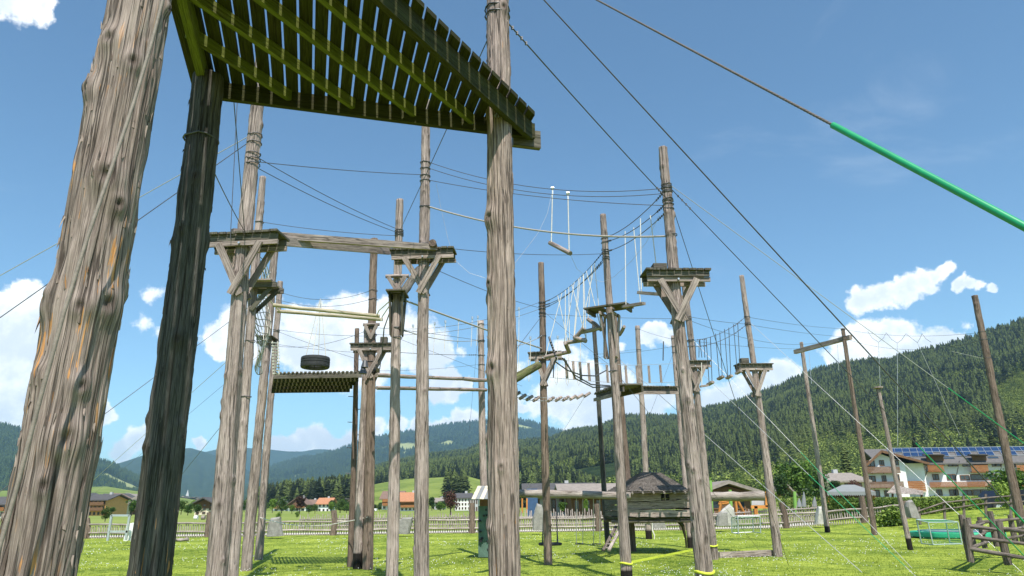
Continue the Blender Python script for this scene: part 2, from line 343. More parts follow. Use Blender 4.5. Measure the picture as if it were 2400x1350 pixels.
P_('E',(937,468),(919,1350),15.3,.26,'slim half shaded log pole with narrow box brackets and round cap shelf','slim shaded box pole','pole',2,dt=.62,knots=24)
P_('GG',(877,560),(861,1333),None,.29,'smooth brown log pole with wide platform right of the hanging tire','brown pole right of tire','polebrown',2,dt=.76,knots=6)
P_('H',(862,760),(839,1299),20.4,.24,'pale log pole with torn dark foot hugging the brown pole','torn foot pole','pole',2,dt=.8,tar=.42,root=False)
P_('I',(837,770),(822,1292),21.2,.19,'thin dark log pole with climbing pegs at the deck right end','pegged thin pole','polebrown',1,dt=.7)
P_('N',(1127,752),(1137,1292),24.5,.25,'log pole rising behind the green climbing wall','climbing wall pole','pole',1,dt=.85,root=False)
P_('O',(1268,616),(1285,1322),None,.235,'brown log pole right of centre with platform and crossed braces','pole right of centre','polebrown',2,dt=.78,knots=12)
P_('P',(1413,503),(1469,1352),16.8,.25,'knotty log pole tied with yellow slackline and side platform','slackline pole','pole',2,dt=.6,knots=40,tar=.18)
P_('Q',(1440,735),(1484,1291),None,.23,'log pole at the left front corner of the play hut','hut front left pole','polebrown',1,dt=.8,knots=10)
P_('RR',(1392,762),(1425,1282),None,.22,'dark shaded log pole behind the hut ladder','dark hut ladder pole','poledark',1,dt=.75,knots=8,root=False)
P_('T',(1494,764),(1521,1262),None,.31,'grey log pole behind the hut with knotted rope at its foot','pole behind the hut','pole',1,dt=.75,knots=10,tar=.35,root=False)
P_('U',(1553,346),(1652,1352),11.9,.275,'tallest knotty log pole right of the hut with square platform and braces','tall knotty platform pole','pole',3,dt=.55,knots=70)
P_('V',(1603,655),(1675,1311),None,.235,'log pole just behind the tall knotty pole with small platform','pole behind tall platform pole','pole',2,dt=.75,knots=20)
P_('W',(1577,787),(1618,1283),None,.21,'log pole at the right end of the hut','hut right pole','pole',1,dt=.75,tar=.38,knots=10,root=False)
P_('X',(1738,646),(1824,1302),None,.27,'leaning log pole standing alone with small braced platform and wooden block','lone platform pole','pole',2,dt=.55,knots=26)
P_('YY',(1878,802),(1940,1247),None,.27,'knotty log pole under the left end of the high crossbeam','left crossbeam pole','pole',2,dt=.72,tar=.3,knots=30,root=False)
P_('Z',(1975,770),(2050,1253),None,.255,'smooth brown log pole under the right end of the high crossbeam','right crossbeam pole','polebrown',2,dt=.72,knots=4,root=False)
P_('AA',(2058,912),(2134,1288),None,.175,'short knotty log pole with round cap and black foot','short capped pole','pole',2,dt=.72,tar=.36,knots=26)
P_('BB',(2284,693),(2405,1276),None,.33,'tall smooth log pole leaning at the right edge','right edge pole','polebrown',2,dt=.66,knots=14,root=False)
# ---------------------------------------------------------------- platforms bolted to a pole
def platform(key,py,hw,dp,yaw=0.,L=.95,ledger=.55,mat='plankdark',bmat='plank',off=0.,pw=.135,box=None,brace=True,wid=.11):
    c,r=onp(key,py); root=POLE[key]['root']; ex=np.array([math.cos(yaw),math.sin(yaw),0]);ey=np.array([-math.sin(yaw),math.cos(yaw),0]);ez=np.array([0,0,1.])
    c=c+ex*off
    def Q(x,y,z): return c+ex*x+ey*y+ez*z
    mb=MB(); n=int(round(2*hw/pw)); st=2*hw/n
    for i in range(n):
        x=-hw+st*(i+.5); j1,j2=RNG.uniform(-.015,.015,2)
        if abs(x+off)<r+.05: segs=[(-dp-j1,-r-.03),(r+.03,dp+j2)]
        else: segs=[(-dp-j1,dp+j2)]
        for a,b in segs: mb.beam(Q(x,a,0),Q(x,b,0),st-.014,.035)
    d=mb.build('platform_deck',M[mat],root)
    for s in(-1,1):
        MB().beam(Q(-hw+.03,s*(dp-.075),-.07),Q(hw-.03,s*(dp-.075),-.07),.045,.10).build('joist',M[mat],d)  # dark tone is greenish board wood plus deck overhang shade in the colour
    for s in(-1,1):
        y=s*(r+.05); MB().beam(Q(-hw*ledger*1.7,y,-.165),Q(hw*.98,y,-.165),.04,.075).build('ledger_board',M[bmat],d)
        MB().tube([Q(-off,y+s*.02,-.165),Q(-off,y+s*.05,-.165)],.018,6).build('bolt',M['metal'],d)
    if brace:
        for s in(-1,1):
            for e in(-1,1):
                y=s*(r+.07+(.03 if e>0 else 0)); MB().beam(Q(e*hw*ledger,y,-.16),Q(-e*.07-off,s*(r+.035+(.03 if e>0 else 0)),-L),wid,.028,up=ex*.01+ey).build('brace',M[bmat],d)
    if box is not None:
        x,y,w,h=box; b=MB(); b.box(Q(x,y,.0175+h/2),(w,w*.8,h),yaw); b.build('wooden_block',M[mat],d)
    return d
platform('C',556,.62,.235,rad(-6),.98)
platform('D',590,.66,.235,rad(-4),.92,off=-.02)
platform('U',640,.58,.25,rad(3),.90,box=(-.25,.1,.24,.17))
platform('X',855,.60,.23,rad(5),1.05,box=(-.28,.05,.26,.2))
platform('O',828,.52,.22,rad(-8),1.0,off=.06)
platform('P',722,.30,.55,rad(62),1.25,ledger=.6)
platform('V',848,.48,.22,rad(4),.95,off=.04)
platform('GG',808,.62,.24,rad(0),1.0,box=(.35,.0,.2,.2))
platform('P3',792,.25,.3,rad(0),.6,brace=False)
# small cross arm with V braces above the wide platform of the brown pole, and the E pole fittings
def crossarm(key,py,hw,L,rr=.045,mat='plank'):
    c,r=onp(key,py); root=POLE[key]['root']; y=-r-rr
    a=MB().tube([c+[-hw,y,0],c+[0,y,0.01],c+[hw,y,0]],rr,8).build('cross_arm',M[mat],root)
    for e in(-1,1): MB().beam(c+[e*hw*.75,y-.05-.012*e,-.02],c+[-e*.02,-r-.04-.012*e,-L],.09,.028,up=(0,1,0)).build('brace',M[mat],a)
crossarm('GG',764,.24,.42); crossarm('E',652,.26,.36)
def boxpole(key,py,hw,L):
    c,r=onp(key,py); root=POLE[key]['root']; d=MB()
    for i in range(4): d.beam(c+[-hw,-.3+i*.17,0],c+[hw,-.3+i*.17,0],.15,.035)
    d=d.build('platform_deck',M['plankdark'],root)
    for e in(-1,1):
        for s in(-1,1): MB().beam(c+[e*(r+.05),s*.22,-.03],c+[e*(r+.03),s*.04,-L],.035,.13,up=(0,1,0)).build('side_board',M['plankdark'],d)
        MB().beam(c+[e*(r+.045),-.3,-.09],c+[e*(r+.045),.3,-.09],.04,.12).build('joist',M['moss'],d)
boxpole('E',690,.21,.95)
c,r=onp('AA',910); MB().tube([c,c+[0,0,.05]],.17,14).build('pole_cap',M['plank'],POLE['AA']['root'])
c,r=onp('M',284); tag(MB().beam(c+[-.03,-r-.006,-.03],c+[.03,-r-.006,.03],.05,.006,up=(0,1,0)).build('bolt_plate',M['metal'],POLE['M']['root']),None,None)
# pegs on thin pole
for k in range(12):
    c,r=onp('I',930+k*30); e=1 if k%2 else -1
    MB().tube([c,c+[e*.2,-.03,0.01]],.011,6).build('climbing_peg',M['cable'],POLE['I']['root'])
# arm platform on C2, rope ladder on P4 is its own thing
c,r=onp('C2',668); d=MB()
for i in range(5): d.beam(c+[r-.15+i*.0,-.35+i*.16,0.0],c+[r+.42,-.35+i*.16,0.0],.14,.035)
d=d.build('platform_deck',M['plank'],POLE['C2']['root'])
for s in(-1,1): MB().beam(c+[.5,s*.2,-.06],c+[.02,s*.12,-.62],.1,.03,up=(0,1,0)).build('brace',M['plankdark'],d); MB().beam(c+[-.1,s*.25,-.08],c+[.6,s*.25,-.08],.05,.12).build('joist',M['plankdark'],d)
# ================================================================ big triangular deck overhead
pe=np.array([.963,.27,0]);pd=np.array([.27,-.963,0]);pe/=np.linalg.norm(pe);pd/=np.linalg.norm(pd)
T3=np.array([.20,6.68,0]);LS=3.22
def DK(s,t,z): return T3-pe*s+pd*t+np.array([0,0,z])
deck=empty('triangular_deck',DK(LS*.6,LS*.3,5.3)); tag(deck,'big mossy triangular plank deck overhead between the three nearest poles','deck')
mb=MB();s=-.02;k=0
while s<LS:
    w=.124+RNG.uniform(-.006,.006); t1=min(s+w/2+.12,LS+.02); a=DK(s+w/2,-.07-RNG.uniform(0,.02),5.48); b=DK(s+w/2,max(.25,t1)+.02+RNG.uniform(-.02,.03),5.48)
    # leave room for poles A, B, M
    
    ww=(w-.022)/2; ov=.20; c0_=s+w/2; zt1=.0
    def q_(ds,t,z): return DK(c0_+ds,t,z)
    tA=min(c0_-ww+ov,LS+.02); tB=min(c0_+ww+ov,LS+.02); st=-.07-RNG.uniform(0,.02); pz=RNG.uniform(-.003,.003)
    P8=[q_(-ww,st,5.457+pz),q_(ww,st,5.457+pz),q_(ww,tB,5.457+pz),q_(-ww,tA,5.457+pz)]; P8+=[p+np.array([0,0,.045]) for p in P8]; o0=random.random()*20
    tl=lambda k:[o0+[st,st,tB,tA][k%4],o0+[0,2*ww,2*ww,0][k%4]+(.3 if k>3 else 0)]
    F8=[(0,1,2,3),(7,6,5,4),(0,4,5,1),(1,5,6,2),(2,6,7,3),(3,7,4,0)]
    mb.add(P8,F8,[[tl(kk) for kk in f] for f in F8]); s+=w; k+=1
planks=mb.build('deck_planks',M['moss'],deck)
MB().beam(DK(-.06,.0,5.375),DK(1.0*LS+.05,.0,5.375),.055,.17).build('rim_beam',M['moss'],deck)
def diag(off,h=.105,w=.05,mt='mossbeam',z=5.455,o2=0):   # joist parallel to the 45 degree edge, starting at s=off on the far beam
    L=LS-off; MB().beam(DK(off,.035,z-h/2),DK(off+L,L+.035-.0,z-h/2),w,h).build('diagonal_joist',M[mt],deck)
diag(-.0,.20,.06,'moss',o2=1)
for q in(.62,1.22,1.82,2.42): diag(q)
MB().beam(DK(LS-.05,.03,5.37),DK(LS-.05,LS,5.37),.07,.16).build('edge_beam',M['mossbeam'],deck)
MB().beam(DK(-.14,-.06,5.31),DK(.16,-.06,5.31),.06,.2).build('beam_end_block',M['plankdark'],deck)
# ================================================================ beams, logs, deck, tire
def logb(name,label,cat,a,b,r,mat='plank',n=10,sag=0.,rt=None,group=None,jit=.004):
    a=np.array(a);b=np.array(b);m=9;pts=[a+(b-a)*i/(m-1)+np.array([0,0,-4*sag*i/(m-1)*(1-i/(m-1))])+RNG.normal(0,jit,3)*(0<i<m-1) for i in range(m)]
    rs=[r+((rt or r)-r)*i/(m-1)+RNG.normal(0,jit*.6) for i in range(m)]
    return tag(MB().tube(pts,rs,n).build(name,M[mat],None,a),label,cat,group)
def plankb(name,label,cat,a,b,w,h,mat='plank',group=None): return tag(MB().beam(a,b,w,h).build(name,M[mat],None,a),label,cat,group)
plankb('plank_beam','long grey upper plank beam spanning the two left platforms, nearer one','beam',at(545,545,10.22),at(1022,580,13.4),.07,.12)
plankb('plank_beam','long grey lower plank beam behind the upper one between the left platforms','beam',at(664,566,10.75),at(913,589,13.9),.07,.14)
c=at(1017,579,13.45); tag(MB().tube([c+[0.0,-.25,.0],c+[.0,.35,.0]],.075,12).build('short_log',M['polebrown'],None,c),'short round log stub at the right end of the upper plank beam','log')
logb('balance_log','fresh yellow balance log, upper of the pair hung above the tire','log',at(640,715,16.2),at(890,741,16.6),.045,'pale')
logb('balance_log','fresh yellow balance log, lower of the pair hung above the tire','log',at(650,729,16.9),at(897,749,17.2),.045,'pale')
logb('rail_log','upper round rail log from the brown pole to the climbing wall pole','log',at(883,879,19.3),at(1140,891,24.2),.06,'plank',jit=.008)
logb('rail_log','lower squared rail log from the brown pole to the climbing wall pole','log',at(883,909,19.2),at(1140,914,24.2),.055,'plank',n=4)
logb('leaning_log','thick mossy log climbing up to the platform of the pole right of centre','log',at(1160,912,16.3),at(1262,856,18.2),.12,'mosslog',12,rt=.10)
logb('slanting_log','dark thick log slanting up behind the platform of the slim box pole','log',at(942,690,15.4),at(982,632,18.0),.10,'plankdark',10)
# plank deck behind tire
dz=at(650,873,19.6)[2]; yA,yB=19.6,22.3
xa=at(642,880,yA)[0];xb=at(848,885,yA)[0]; dk=empty('plank_deck',((xa+xb)/2,21,dz)); tag(dk,'high slatted plank deck seen from below the hanging tire','deck')
mb=MB(); n=21; SHX=-.95
for i in range(n):
    x=xa+(xb-xa)*(i+.5)/n; mb.beam((x,yA,dz),(x+SHX,yB,dz),(xb-xa)/n-.05,.04)
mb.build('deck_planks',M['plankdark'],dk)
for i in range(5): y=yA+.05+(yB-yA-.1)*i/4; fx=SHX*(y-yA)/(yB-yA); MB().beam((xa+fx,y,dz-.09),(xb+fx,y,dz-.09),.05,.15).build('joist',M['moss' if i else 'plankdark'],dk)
MB().beam((xb-.3,yB-.2,dz-.2),(xb+.35,yA+.5,dz+.12),.1,.12).build('corner_strut',M['moss'],dk)
# tire
tc=at(739,850,18.3); tr=empty('tire',tc); tag(tr,'black rubber tire hanging flat on four ropes above the slatted deck','tire')
mb=MB(); R_,n=.365,48; prof=[(-.10,.13),(-.02,.145),(0,.13),(.008,.09),(.008,.06),(-.002,.055),(-.002,.045),(.008,.04),(.008,.0),(-.002,-.005),(-.002,-.015),(.008,-.02),(.008,-.09),(0,-.13),(-.02,-.145),(-.10,-.13),(-.13,-.06),(-.13,.06)]
vs=[];m=len(prof)
for i in range(n):
    a=2*math.pi*i/n
    for q,h in prof: rr_=R_+q-.0; vs.append(tc+[rr_*math.cos(a),rr_*math.sin(a),h])
mb.add(vs,[(i*m+k,((i+1)%n)*m+k,((i+1)%n)*m+(k+1)%m,i*m+(k+1)%m) for i in range(n) for k in range(m)],None,False)
mb.build('tyre_ring',M['black'],tr)
hk=at(751,704,18.3)
for dx,dy in((-.27,0),(.27,0),(0,-.27),(0,.27)): MB().tube([tc+[dx,dy,.13],hk+[dx*.06,0,0]],.010,6).build('hanging_rope',M['rope'],tr)
MB().tube([hk+[0,0,-.25],hk+[0,0,.05]],.02,8).build('pulley_block',M['metal'],tr)
# high crossbeam
plankb('crossbeam','square timber crossbeam bolted across the two posts at the right','beam',at(1863,825,POLE['YY']['Y']-.2),at(1994,790,POLE['Z']['Y']-.22),.18,.22)
# trapeze
tz=empty('trapeze',at(1313,580,14.6)); tag(tz,'hanging trapeze log on two white ropes with pulleys against the open sky','trapeze')
for (x0,y0),(x1,y1),Yq in(((1295,443),(1292,572),14.8),((1331,455),(1334,592),14.3)):
    MB().tube([at(x0,y0,Yq),at(x1,y1,Yq)],.012,6).build('hanging_rope',M['rope'],tz)
    q=at(x0,y0,Yq); MB().tube([q+[-.035,0,.02],q+[.035,0,.02]],.035,10).build('pulley',M['metal'],tz); MB().beam(q+[0,0,0],q+[0,0,-.14],.03,.02).build('shackle',M['metal'],tz)
MB().tube([at(1289,569,14.9),at(1337,594,14.2)],.05,10).build('foot_log',M['plank'],tz)
# ================================================================ cables
def spec(s,other=None):
    if isinstance(s,str):
        k,py=s.split('@'); c,r=onp(k,float(py)); return c,r,k
    if s[0]=='g': p=G(s[1],s[2]); return p-[0,0,.05],0,None
    return at(*s),0,None
NC=[0]
def cable(a,b,sag,r,mat,label,name='wire_cable',clamp=True,sleeve=None,cat='cable',group=None,sm='green'):
    A,ra,ka=spec(a);B,rb,kb=spec(b); d=(B-A)/np.linalg.norm(B-A)
    dh=np.array([d[0],d[1],0]); dh/=np.linalg.norm(dh)+1e-9
    A2=A+dh*ra*(ka is not None);B2=B-dh*rb*(kb is not None)
    n=18; pm=(A2+B2)/2; dep=(pm-CAM)@FW; sg=sag*dep/F
    pts=[A2+(B2-A2)*i/n+np.array([0,0,-4*sg*(i/n)*(1-i/n)]) for i in range(n+1)]
    mid=pts[n//2]
    o=MB().tube(pts,r,6).build(name,M[mat],None,mid); tag(o,label,cat,group)
    lo=MB();used=False
    for c,rr,k in((A,ra,ka),(B,rb,kb)):
        if k and r<.02:
            ax=POLE[k]['ax']; x=POLE[k]['x'];y=POLE[k]['y']; used=True
            lo.tube([c+(x*math.cos(t)+y*math.sin(t))*(rr+.012)+ax*(RNG.normal(0,.008)) for t in np.linspace(0,2*math.pi,15)],.009,5,cap=False)
    if used: lo.build('cable_loop',M['cable'],o)
    if clamp:
        cl=MB();L=np.linalg.norm(B2-A2);any_=False
        for k,e in((ka,0),(kb,1)):
            if not k: continue
            any_=True
            for j in range(4):
                f=(.22+.11*j)/L; q=pts[0]+(pts[1]-pts[0])*f*n if not e else pts[-1]+(pts[-2]-pts[-1])*f*n
                cl.beam(q+[0,0,-.018],q+[0,0,.022],.028,.02,up=(0,1,0))
        if any_: cl.build('wire_clamp',M['lcable'] if mat=='lcable' else M['cable'],o)
    if sleeve:
        f0,f1,sr=sleeve; i0=f0*n; P=np.array(pts)
        def ip(t): i=min(int(t),n-1); return P[i]+(P[i+1]-P[i])*(t-i)
        MB().tube([ip(f0*n+(f1-f0)*n*j/10) for j in range(11)],sr,10).build('plastic_sleeve',M[sm],o)
    return o
T=.0065
C_=[
('C@374','D@413',4,T,'cable','steel cable running nearly level from left beam pole to right beam pole'),
('C@362','E@540',8,T,'cable','upper steel cable falling from left beam pole to slim shaded box pole'),
('C@386','E@548',8,T,'cable','lower steel cable falling from left beam pole to slim shaded box pole'),
('C2@521','E@552',5,T,'cable','steel cable from pole behind the left beam pole to slim box pole'),
('C@318',('g',-1500,1480),0,T,'lcable','upper bright guy cable from left beam pole running out the left edge'),
('C@337',('g',-1200,1582),0,T,'cable','lower dark guy cable from left beam pole running out the left edge'),
('P3@690',('g',-330,1392),0,.009,'cable','guy cable from cargo net pole down past the foreground pole to the left'),
('C2@800',('g',60,1265),0,T,'lcable','guy cable with green lower sleeve passing over the left mountain slope'),
('P4@800',('g',130,1232),0,T,'cable','thin guy cable from plank deck pole toward the left village'),
('C2@930',('g',283,1286),0,T,'cable','steep guy cable anchored in the grass by the white goal frame'),
('B@330','C@552',6,T,'cable','dark cable from shaded deck pole down to the left platform'),
((545,200,7.2),'C@565',0,.006,'cable','dark vertical cable dropping from the overhead deck to left platform'),
('M@40','E@545',2,T,'cable','cable from the thick central pole behind the deck to slim box pole'),
('D@382','U@440',34,T,'cable','upper pulley cable from right beam pole to tall knotty pole'),
('D@396','U@452',33,T,'cable','lower pulley cable from right beam pole to tall knotty pole'),
('D@424','U@480',12,T,'cable','single cable below the trapeze pulleys, right beam pole to tall knotty pole'),
('D@574','P@596',10,T,'cable','level cable from right beam pole platform to slackline pole'),
('D@618','O@724',8,T,'cable','slanting cable from right beam platform behind the central pole to pole right of centre'),
('GG@768','O@709',24,T,'cable','upper of two cables carrying hanging loops left of the thick central pole'),
('GG@784','O@725',20,T,'cable','lower of two cables carrying hanging loops left of the thick central pole'),
('O@736','V@747',3,T,'cable','level cable from pole right of centre to pole behind tall pole'),
('O@733',(1424,852,20.),2,.006,'cable','cable falling right from pole right of centre toward the plank walkway'),
('M@25','U@468',4,.009,'cable','dark cable from thick central pole top down to tall knotty pole'),
('U@433',('g',2860,1370),0,.006,'lcable','bright guy cable with green lower end from tall knotty pole to the right edge'),
('U@438',('g',2452,1352),0,.008,'cable','dark guy cable crossing the right crossbeam pole with green lower end'),
('U@449',('g',1848,1322),0,T,'cable','steep dark guy cable from tall knotty pole to foot of lone platform pole'),
('V@800',('g',2140,1330),0,T,'lcable','upper guy cable from behind tall pole to the lawn by capped pole'),
('V@862',('g',2158,1357),0,.006,'lcable','lower guy cable from behind tall pole to the lawn by capped pole'),
('X@757',('g',2396,1338),0,.006,'lcable','thin guy cable from lone platform pole to the corral at right'),
('Q@845',('g',2024,1340),0,.008,'lcable','white guy cable from hut front pole across the lawn'),
('P@870',('g',1790,1300),-2,.005,'cable','thin dark guy wire behind the hut roof toward the lawn'),
('X@742','Z@771',4,T,'cable','upper cable from lone platform pole to right crossbeam pole'),
('X@760','Z@790',3,T,'cable','lower cable from lone platform pole to right crossbeam pole'),
('Z@773','BB@778',12,T,'cable','upper cable of the zigzag rope between crossbeam and right edge pole'),
('Z@795','BB@796',24,T,'cable','lower cable of the zigzag rope between crossbeam and right edge pole'),
('V@750','Z@788',34,T,'cable','sagging cable from behind tall pole through lone pole to the crossbeam'),
('V@798','YY@818',4,T,'cable','cable from behind tall pole to left crossbeam pole'),
('V@742','X@760',2,T,'cable','level cable between pole behind tall pole and lone platform pole'),
('BB@840',(2232,824,27.),0,.005,'lcable','short loose bright wire on left side of right edge pole'),
('P3@680','GG@682',22,T,'cable','upper sagging cable holding the hanging tire pulley'),
('P3@700','GG@702',18,T,'cable','lower sagging cable holding the hanging tire pulley'),
('P4@774','GG@786',4,.006,'cable','upper thin cable behind the tire ropes'),
('P4@778','GG@848',3,.006,'cable','thin cable crossing behind the tire downward to the right'),
('P4@812','GG@770',16,.006,'cable','thin cable crossing behind the tire upward to the right'),
('P4@808','GG@826',3,.006,'cable','lowest thin cable above the tire'),
('E@770','N@800',-1,.006,'cable','cable behind right beam pole at cloud height, upper'),
('E@768','N@798',12,.011,'brope','sagging braided rope from slim box pole to climbing wall pole'),
('GG@820','N@833',3,.009,'cable','cable from brown pole platform level to climbing wall pole'),
('GG@868','N@855',4,.005,'cable','thin cable just above the upper rail log'),
('E@792',(1224,905,23.),0,.004,'cable','thin wire falling right from slim box pole to behind central pole'),
('N@760',(1100,1010,24.),0,.004,'cable','thin steep wire left of climbing wall pole'),
('RR@830','W@812',4,.006,'cable','upper cable from dark hut ladder pole to hut right pole'),
('RR@840','T@820',-4,.006,'cable','short cable from dark hut ladder pole to pole behind the hut'),
('T@772','W@794',2,T,'cable','clamped cable from top of pole behind hut to hut right pole'),
('W@826',(1520,980,24.),0,.005,'cable','thin wire falling left from hut right pole over the forest'),
((1371,929,24.),('g',1175,1240),0,.006,'lcable','thin bright guy wire from walkway corner down left over the forest'),
('O@742',(1200,832,17.),0,.007,'cable','dark cable falling left from pole right of centre to central pole'),
('O@788',(1204,812,18.),4,.009,'brope','braided rope curving left from pole right of centre'),
]
for c in C_:
    sl=None
    if 'green lower end from tall' in c[5]: sl=(.50,.86,.009)
    if 'dark guy cable crossing' in c[5]: sl=(.62,.97,.012)
    if 'green lower sleeve' in c[5]: sl=(.72,.93,.02)
    if 'upper guy cable from behind' in c[5]: sl=(.55,.8,.009)
    if 'lower guy cable from behind' in c[5]: sl=(.60,.95,.008)
    cable(*c,sleeve=sl,clamp=c[3]>=.0075)
# cables of the central pole top toward the right; the near one has a thick green sleeve
mt,_=onp('M',-125)
def free(a,b,r,mat,label,sleeve=None,name='wire_cable',seg=60):
    a=np.array(a);b=np.array(b);n=seg; pts=[a+(b-a)*i/n for i in range(n+1)]
    o=MB().tube(pts,r,7).build(name,M[mat],None,(a+b)/2); tag(o,label,'cable')
    if sleeve: MB().tube([a+(b-a)*(sleeve[0]+(sleeve[1]-sleeve[0])*j/30) for j in range(31)],sleeve[2],20).build('plastic_sleeve',M['green'],o)
    return o
e=at(2400,531,2.55); dd=e-mt; ge=mt+dd*((0-mt[2])/dd[2])
f0=None
for k in range(400):
    f=k/400; x,_=proj(mt+(ge-mt)*f)
    if x>1950: f0=f; break
o=free(mt,ge,.0065,'dkbrope','nearest twisted steel cable with thick green sleeve at upper right',(f0,.97,.0165))
# twist strands
mb=MB()
L=np.linalg.norm(ge-mt);dv=(ge-mt)/L;xx=np.cross(dv,[0,0,1.]);xx/=np.linalg.norm(xx);yy=np.cross(xx,dv)
for s in range(3):
    mb.tube([mt+dv*L*f0*i/500+(xx*math.cos(i*.9+s*2.1)+yy*math.sin(i*.9+s*2.1))*.0045 for i in range(501)],.0036,5,cap=False)
mb.build('cable_strand',M['dkbrope'],o)
g2=G(2640,1485); free(mt-[0,0,.02],g2,.008,'cable','long dark guy cable from central pole top past right crossbeam pole',(.80,.985,.012))
# guy rod lying in front of pole A
a=at(392,-40,2.74);b=at(-40,1385,2.56); tag(MB().tube([a+(b-a)*i/8+np.array([0,.02*math.sin(i),0]) for i in range(9)],.0075,8).build('guy_rod',M['rodm'],None,b),'thin grey rod slanting down across the face of the huge left pole','rod')
# C right vertical cable behind deck
a,r_=onp('C',110); b,_=onp('C',575); tag(MB().tube([a+[-.25,-.35,0],b+[-.12,-.3,0]],.006,6).build('wire_cable',M['cable'],None,b),'thin cable hanging beside the left beam pole below the deck','cable')
# thick braided rope right beam pole -> tall knotty pole
cable('D@486','U@552',26,.017,'brope','thick braided grey rope curving under the trapeze to tall knotty pole','thick_rope',False,cat='rope')
cable('E@698','O@818',2,.022,'brope','thick slanting strap from slim box pole crossing behind the central pole','slanting_strap',False,cat='strap')
# ---------------------------------------------------------------- hanging step bridges
def hung(name,label,cat,a,b,r,mat,ropes,loc,flat=False,group=None):
    """log/step between a,b (3D) hung by ropes [(top3d,bottom3d)]"""
    t=empty(name,loc); tag(t,label,cat,group)
    m=MB(); (m.beam(a,b,r*2.2,r*1.3) if flat else m.tube([a,(np.array(a)+b)/2+RNG.normal(0,.005,3),b],[r,r*1.05,r*.95],9)); m.build('foot_log',M[mat],t)
    for p,q in ropes: MB().tube([p,q],.010,5).build('hanging_rope',M['rope'],t)
    return t
for (a,b,g) in(('U@442','P@560','first'),('U@472','P@569','second'),('U@490','P@592','third')): cable(a,b,14,.009,'cable',f'{g} cable from the top between tall knotty pole and slackline pole')
for (a,b,g) in(('P@586','O@711','first'),('P@603','O@724','second'),('P@608','O@718','third')): cable(a,b,16,.009,'cable',f'{g} cable from the top between slackline pole and pole right of centre')
hung('swing_step','grey swing step just left of the tall pole platform','step',at(1498,686,13.),at(1550,690,12.4),.045,'plank',[(at(1501,512,13.2),at(1503,684,13.)),(at(1524,505,12.7),at(1546,688,12.5))],at(1524,688,12.7),True)
hung('swing_step','grey swing step between slackline pole platform and upper swing step','step',at(1461,719,15.2),at(1509,711,14.6),.045,'plank',[(at(1465,542,15.4),at(1467,716,15.1)),(at(1485,533,14.8),at(1501,709,14.7))],at(1485,715,15),True)
ZL=[((1378,748,17.6),(1409,773,17.2),(1387,615),(1393,612),'top'),((1408,768,17.2),(1361,779,17.4),(1374,629),(1394,612),'second highest'),((1368,769,17.3),(1346,794,17.5),(1367,636),(1360,643),'third highest'),((1345,790,17.5),(1374,800,17.3),(1356,647),(1368,640),'middle'),((1374,796,17.4),(1322,804,17.7),(1340,661),(1346,655),'third lowest'),((1325,804,17.6),(1335,826,17.9),(1325,674),(1333,667),'second lowest steep'),((1336,824,17.9),(1278,837,18.3),(1307,687),(1317,681),'lowest long')]
for a,b,t1,t2,w in ZL:
    hung('zigzag_log',f'{w} log of the hanging zigzag bridge below the slackline pole platform','log',at(*a),at(*b),.052,'fence' if w in('second highest','middle','third lowest') else 'plank',[(at(t1[0],t1[1]+6,a[2]+.2),at(*a)),(at(t2[0],t2[1]+6,b[2]+.2),at(*b))],at((a[0]+b[0])/2,(a[1]+b[1])/2,a[2]))
hung('zigzag_log','small log end right of the slackline pole against the sky','log',at(1452,785,20),at(1463,765,19.6),.05,'plank',[(at(1456,750,20),at(1456,778,20))],at(1457,775,20))
# ladder-step bridge right: V -> X
for (a,b,g) in(('V@797','X@744','upper'),('V@812','X@762','lower')): cable(a,b,12,.009,'cable',f'{g} knotted cable of the hanging foot loops between tall pole and lone platform pole')
for i,(x0,y0,x1,y1,Yq,w) in enumerate([(1634,800,1634,838,15.5,'leftmost, above the small platform'),(1645,797,1648,838,15.8,'second from left, above the small platform'),(1660,792,1665,898,16.2,'third from left, low tilted step'),(1682,782,1689,885,16.8,'tilted step left of the dark guy cable'),(1703,771,1709,883,17.4,'level step right of the dark guy cable'),(1724,760,1731,872,18.0,'curled step under the lone pole platform')]):
    t=empty('foot_loop',at(x1,y1,Yq)); tag(t,f'rope foot loop with wooden step, {w}','foot loop')
    MB().tube([at(x0-5,y0,Yq),at(x1-3,y1,Yq)],.009,5).build('hanging_rope',M['cable'],t); MB().tube([at(x0+5,y0-3,Yq),at(x1+4,y1,Yq)],.009,5).build('hanging_rope',M['cable'],t)
    if y1>850: MB().beam(at(x1-6,y1+4,Yq),at(x1+6,y1-3,Yq-.15),.09,.05).build('foot_step',M['plank'],t)
hung('swing_step','small pale step left of the tilted step beside tall pole','step',at(1641,906,15.8),at(1660,903,15.8),.03,'plank',[(at(1644,850,15.8),at(1645,905,15.8))],at(1650,905,15.8),True)
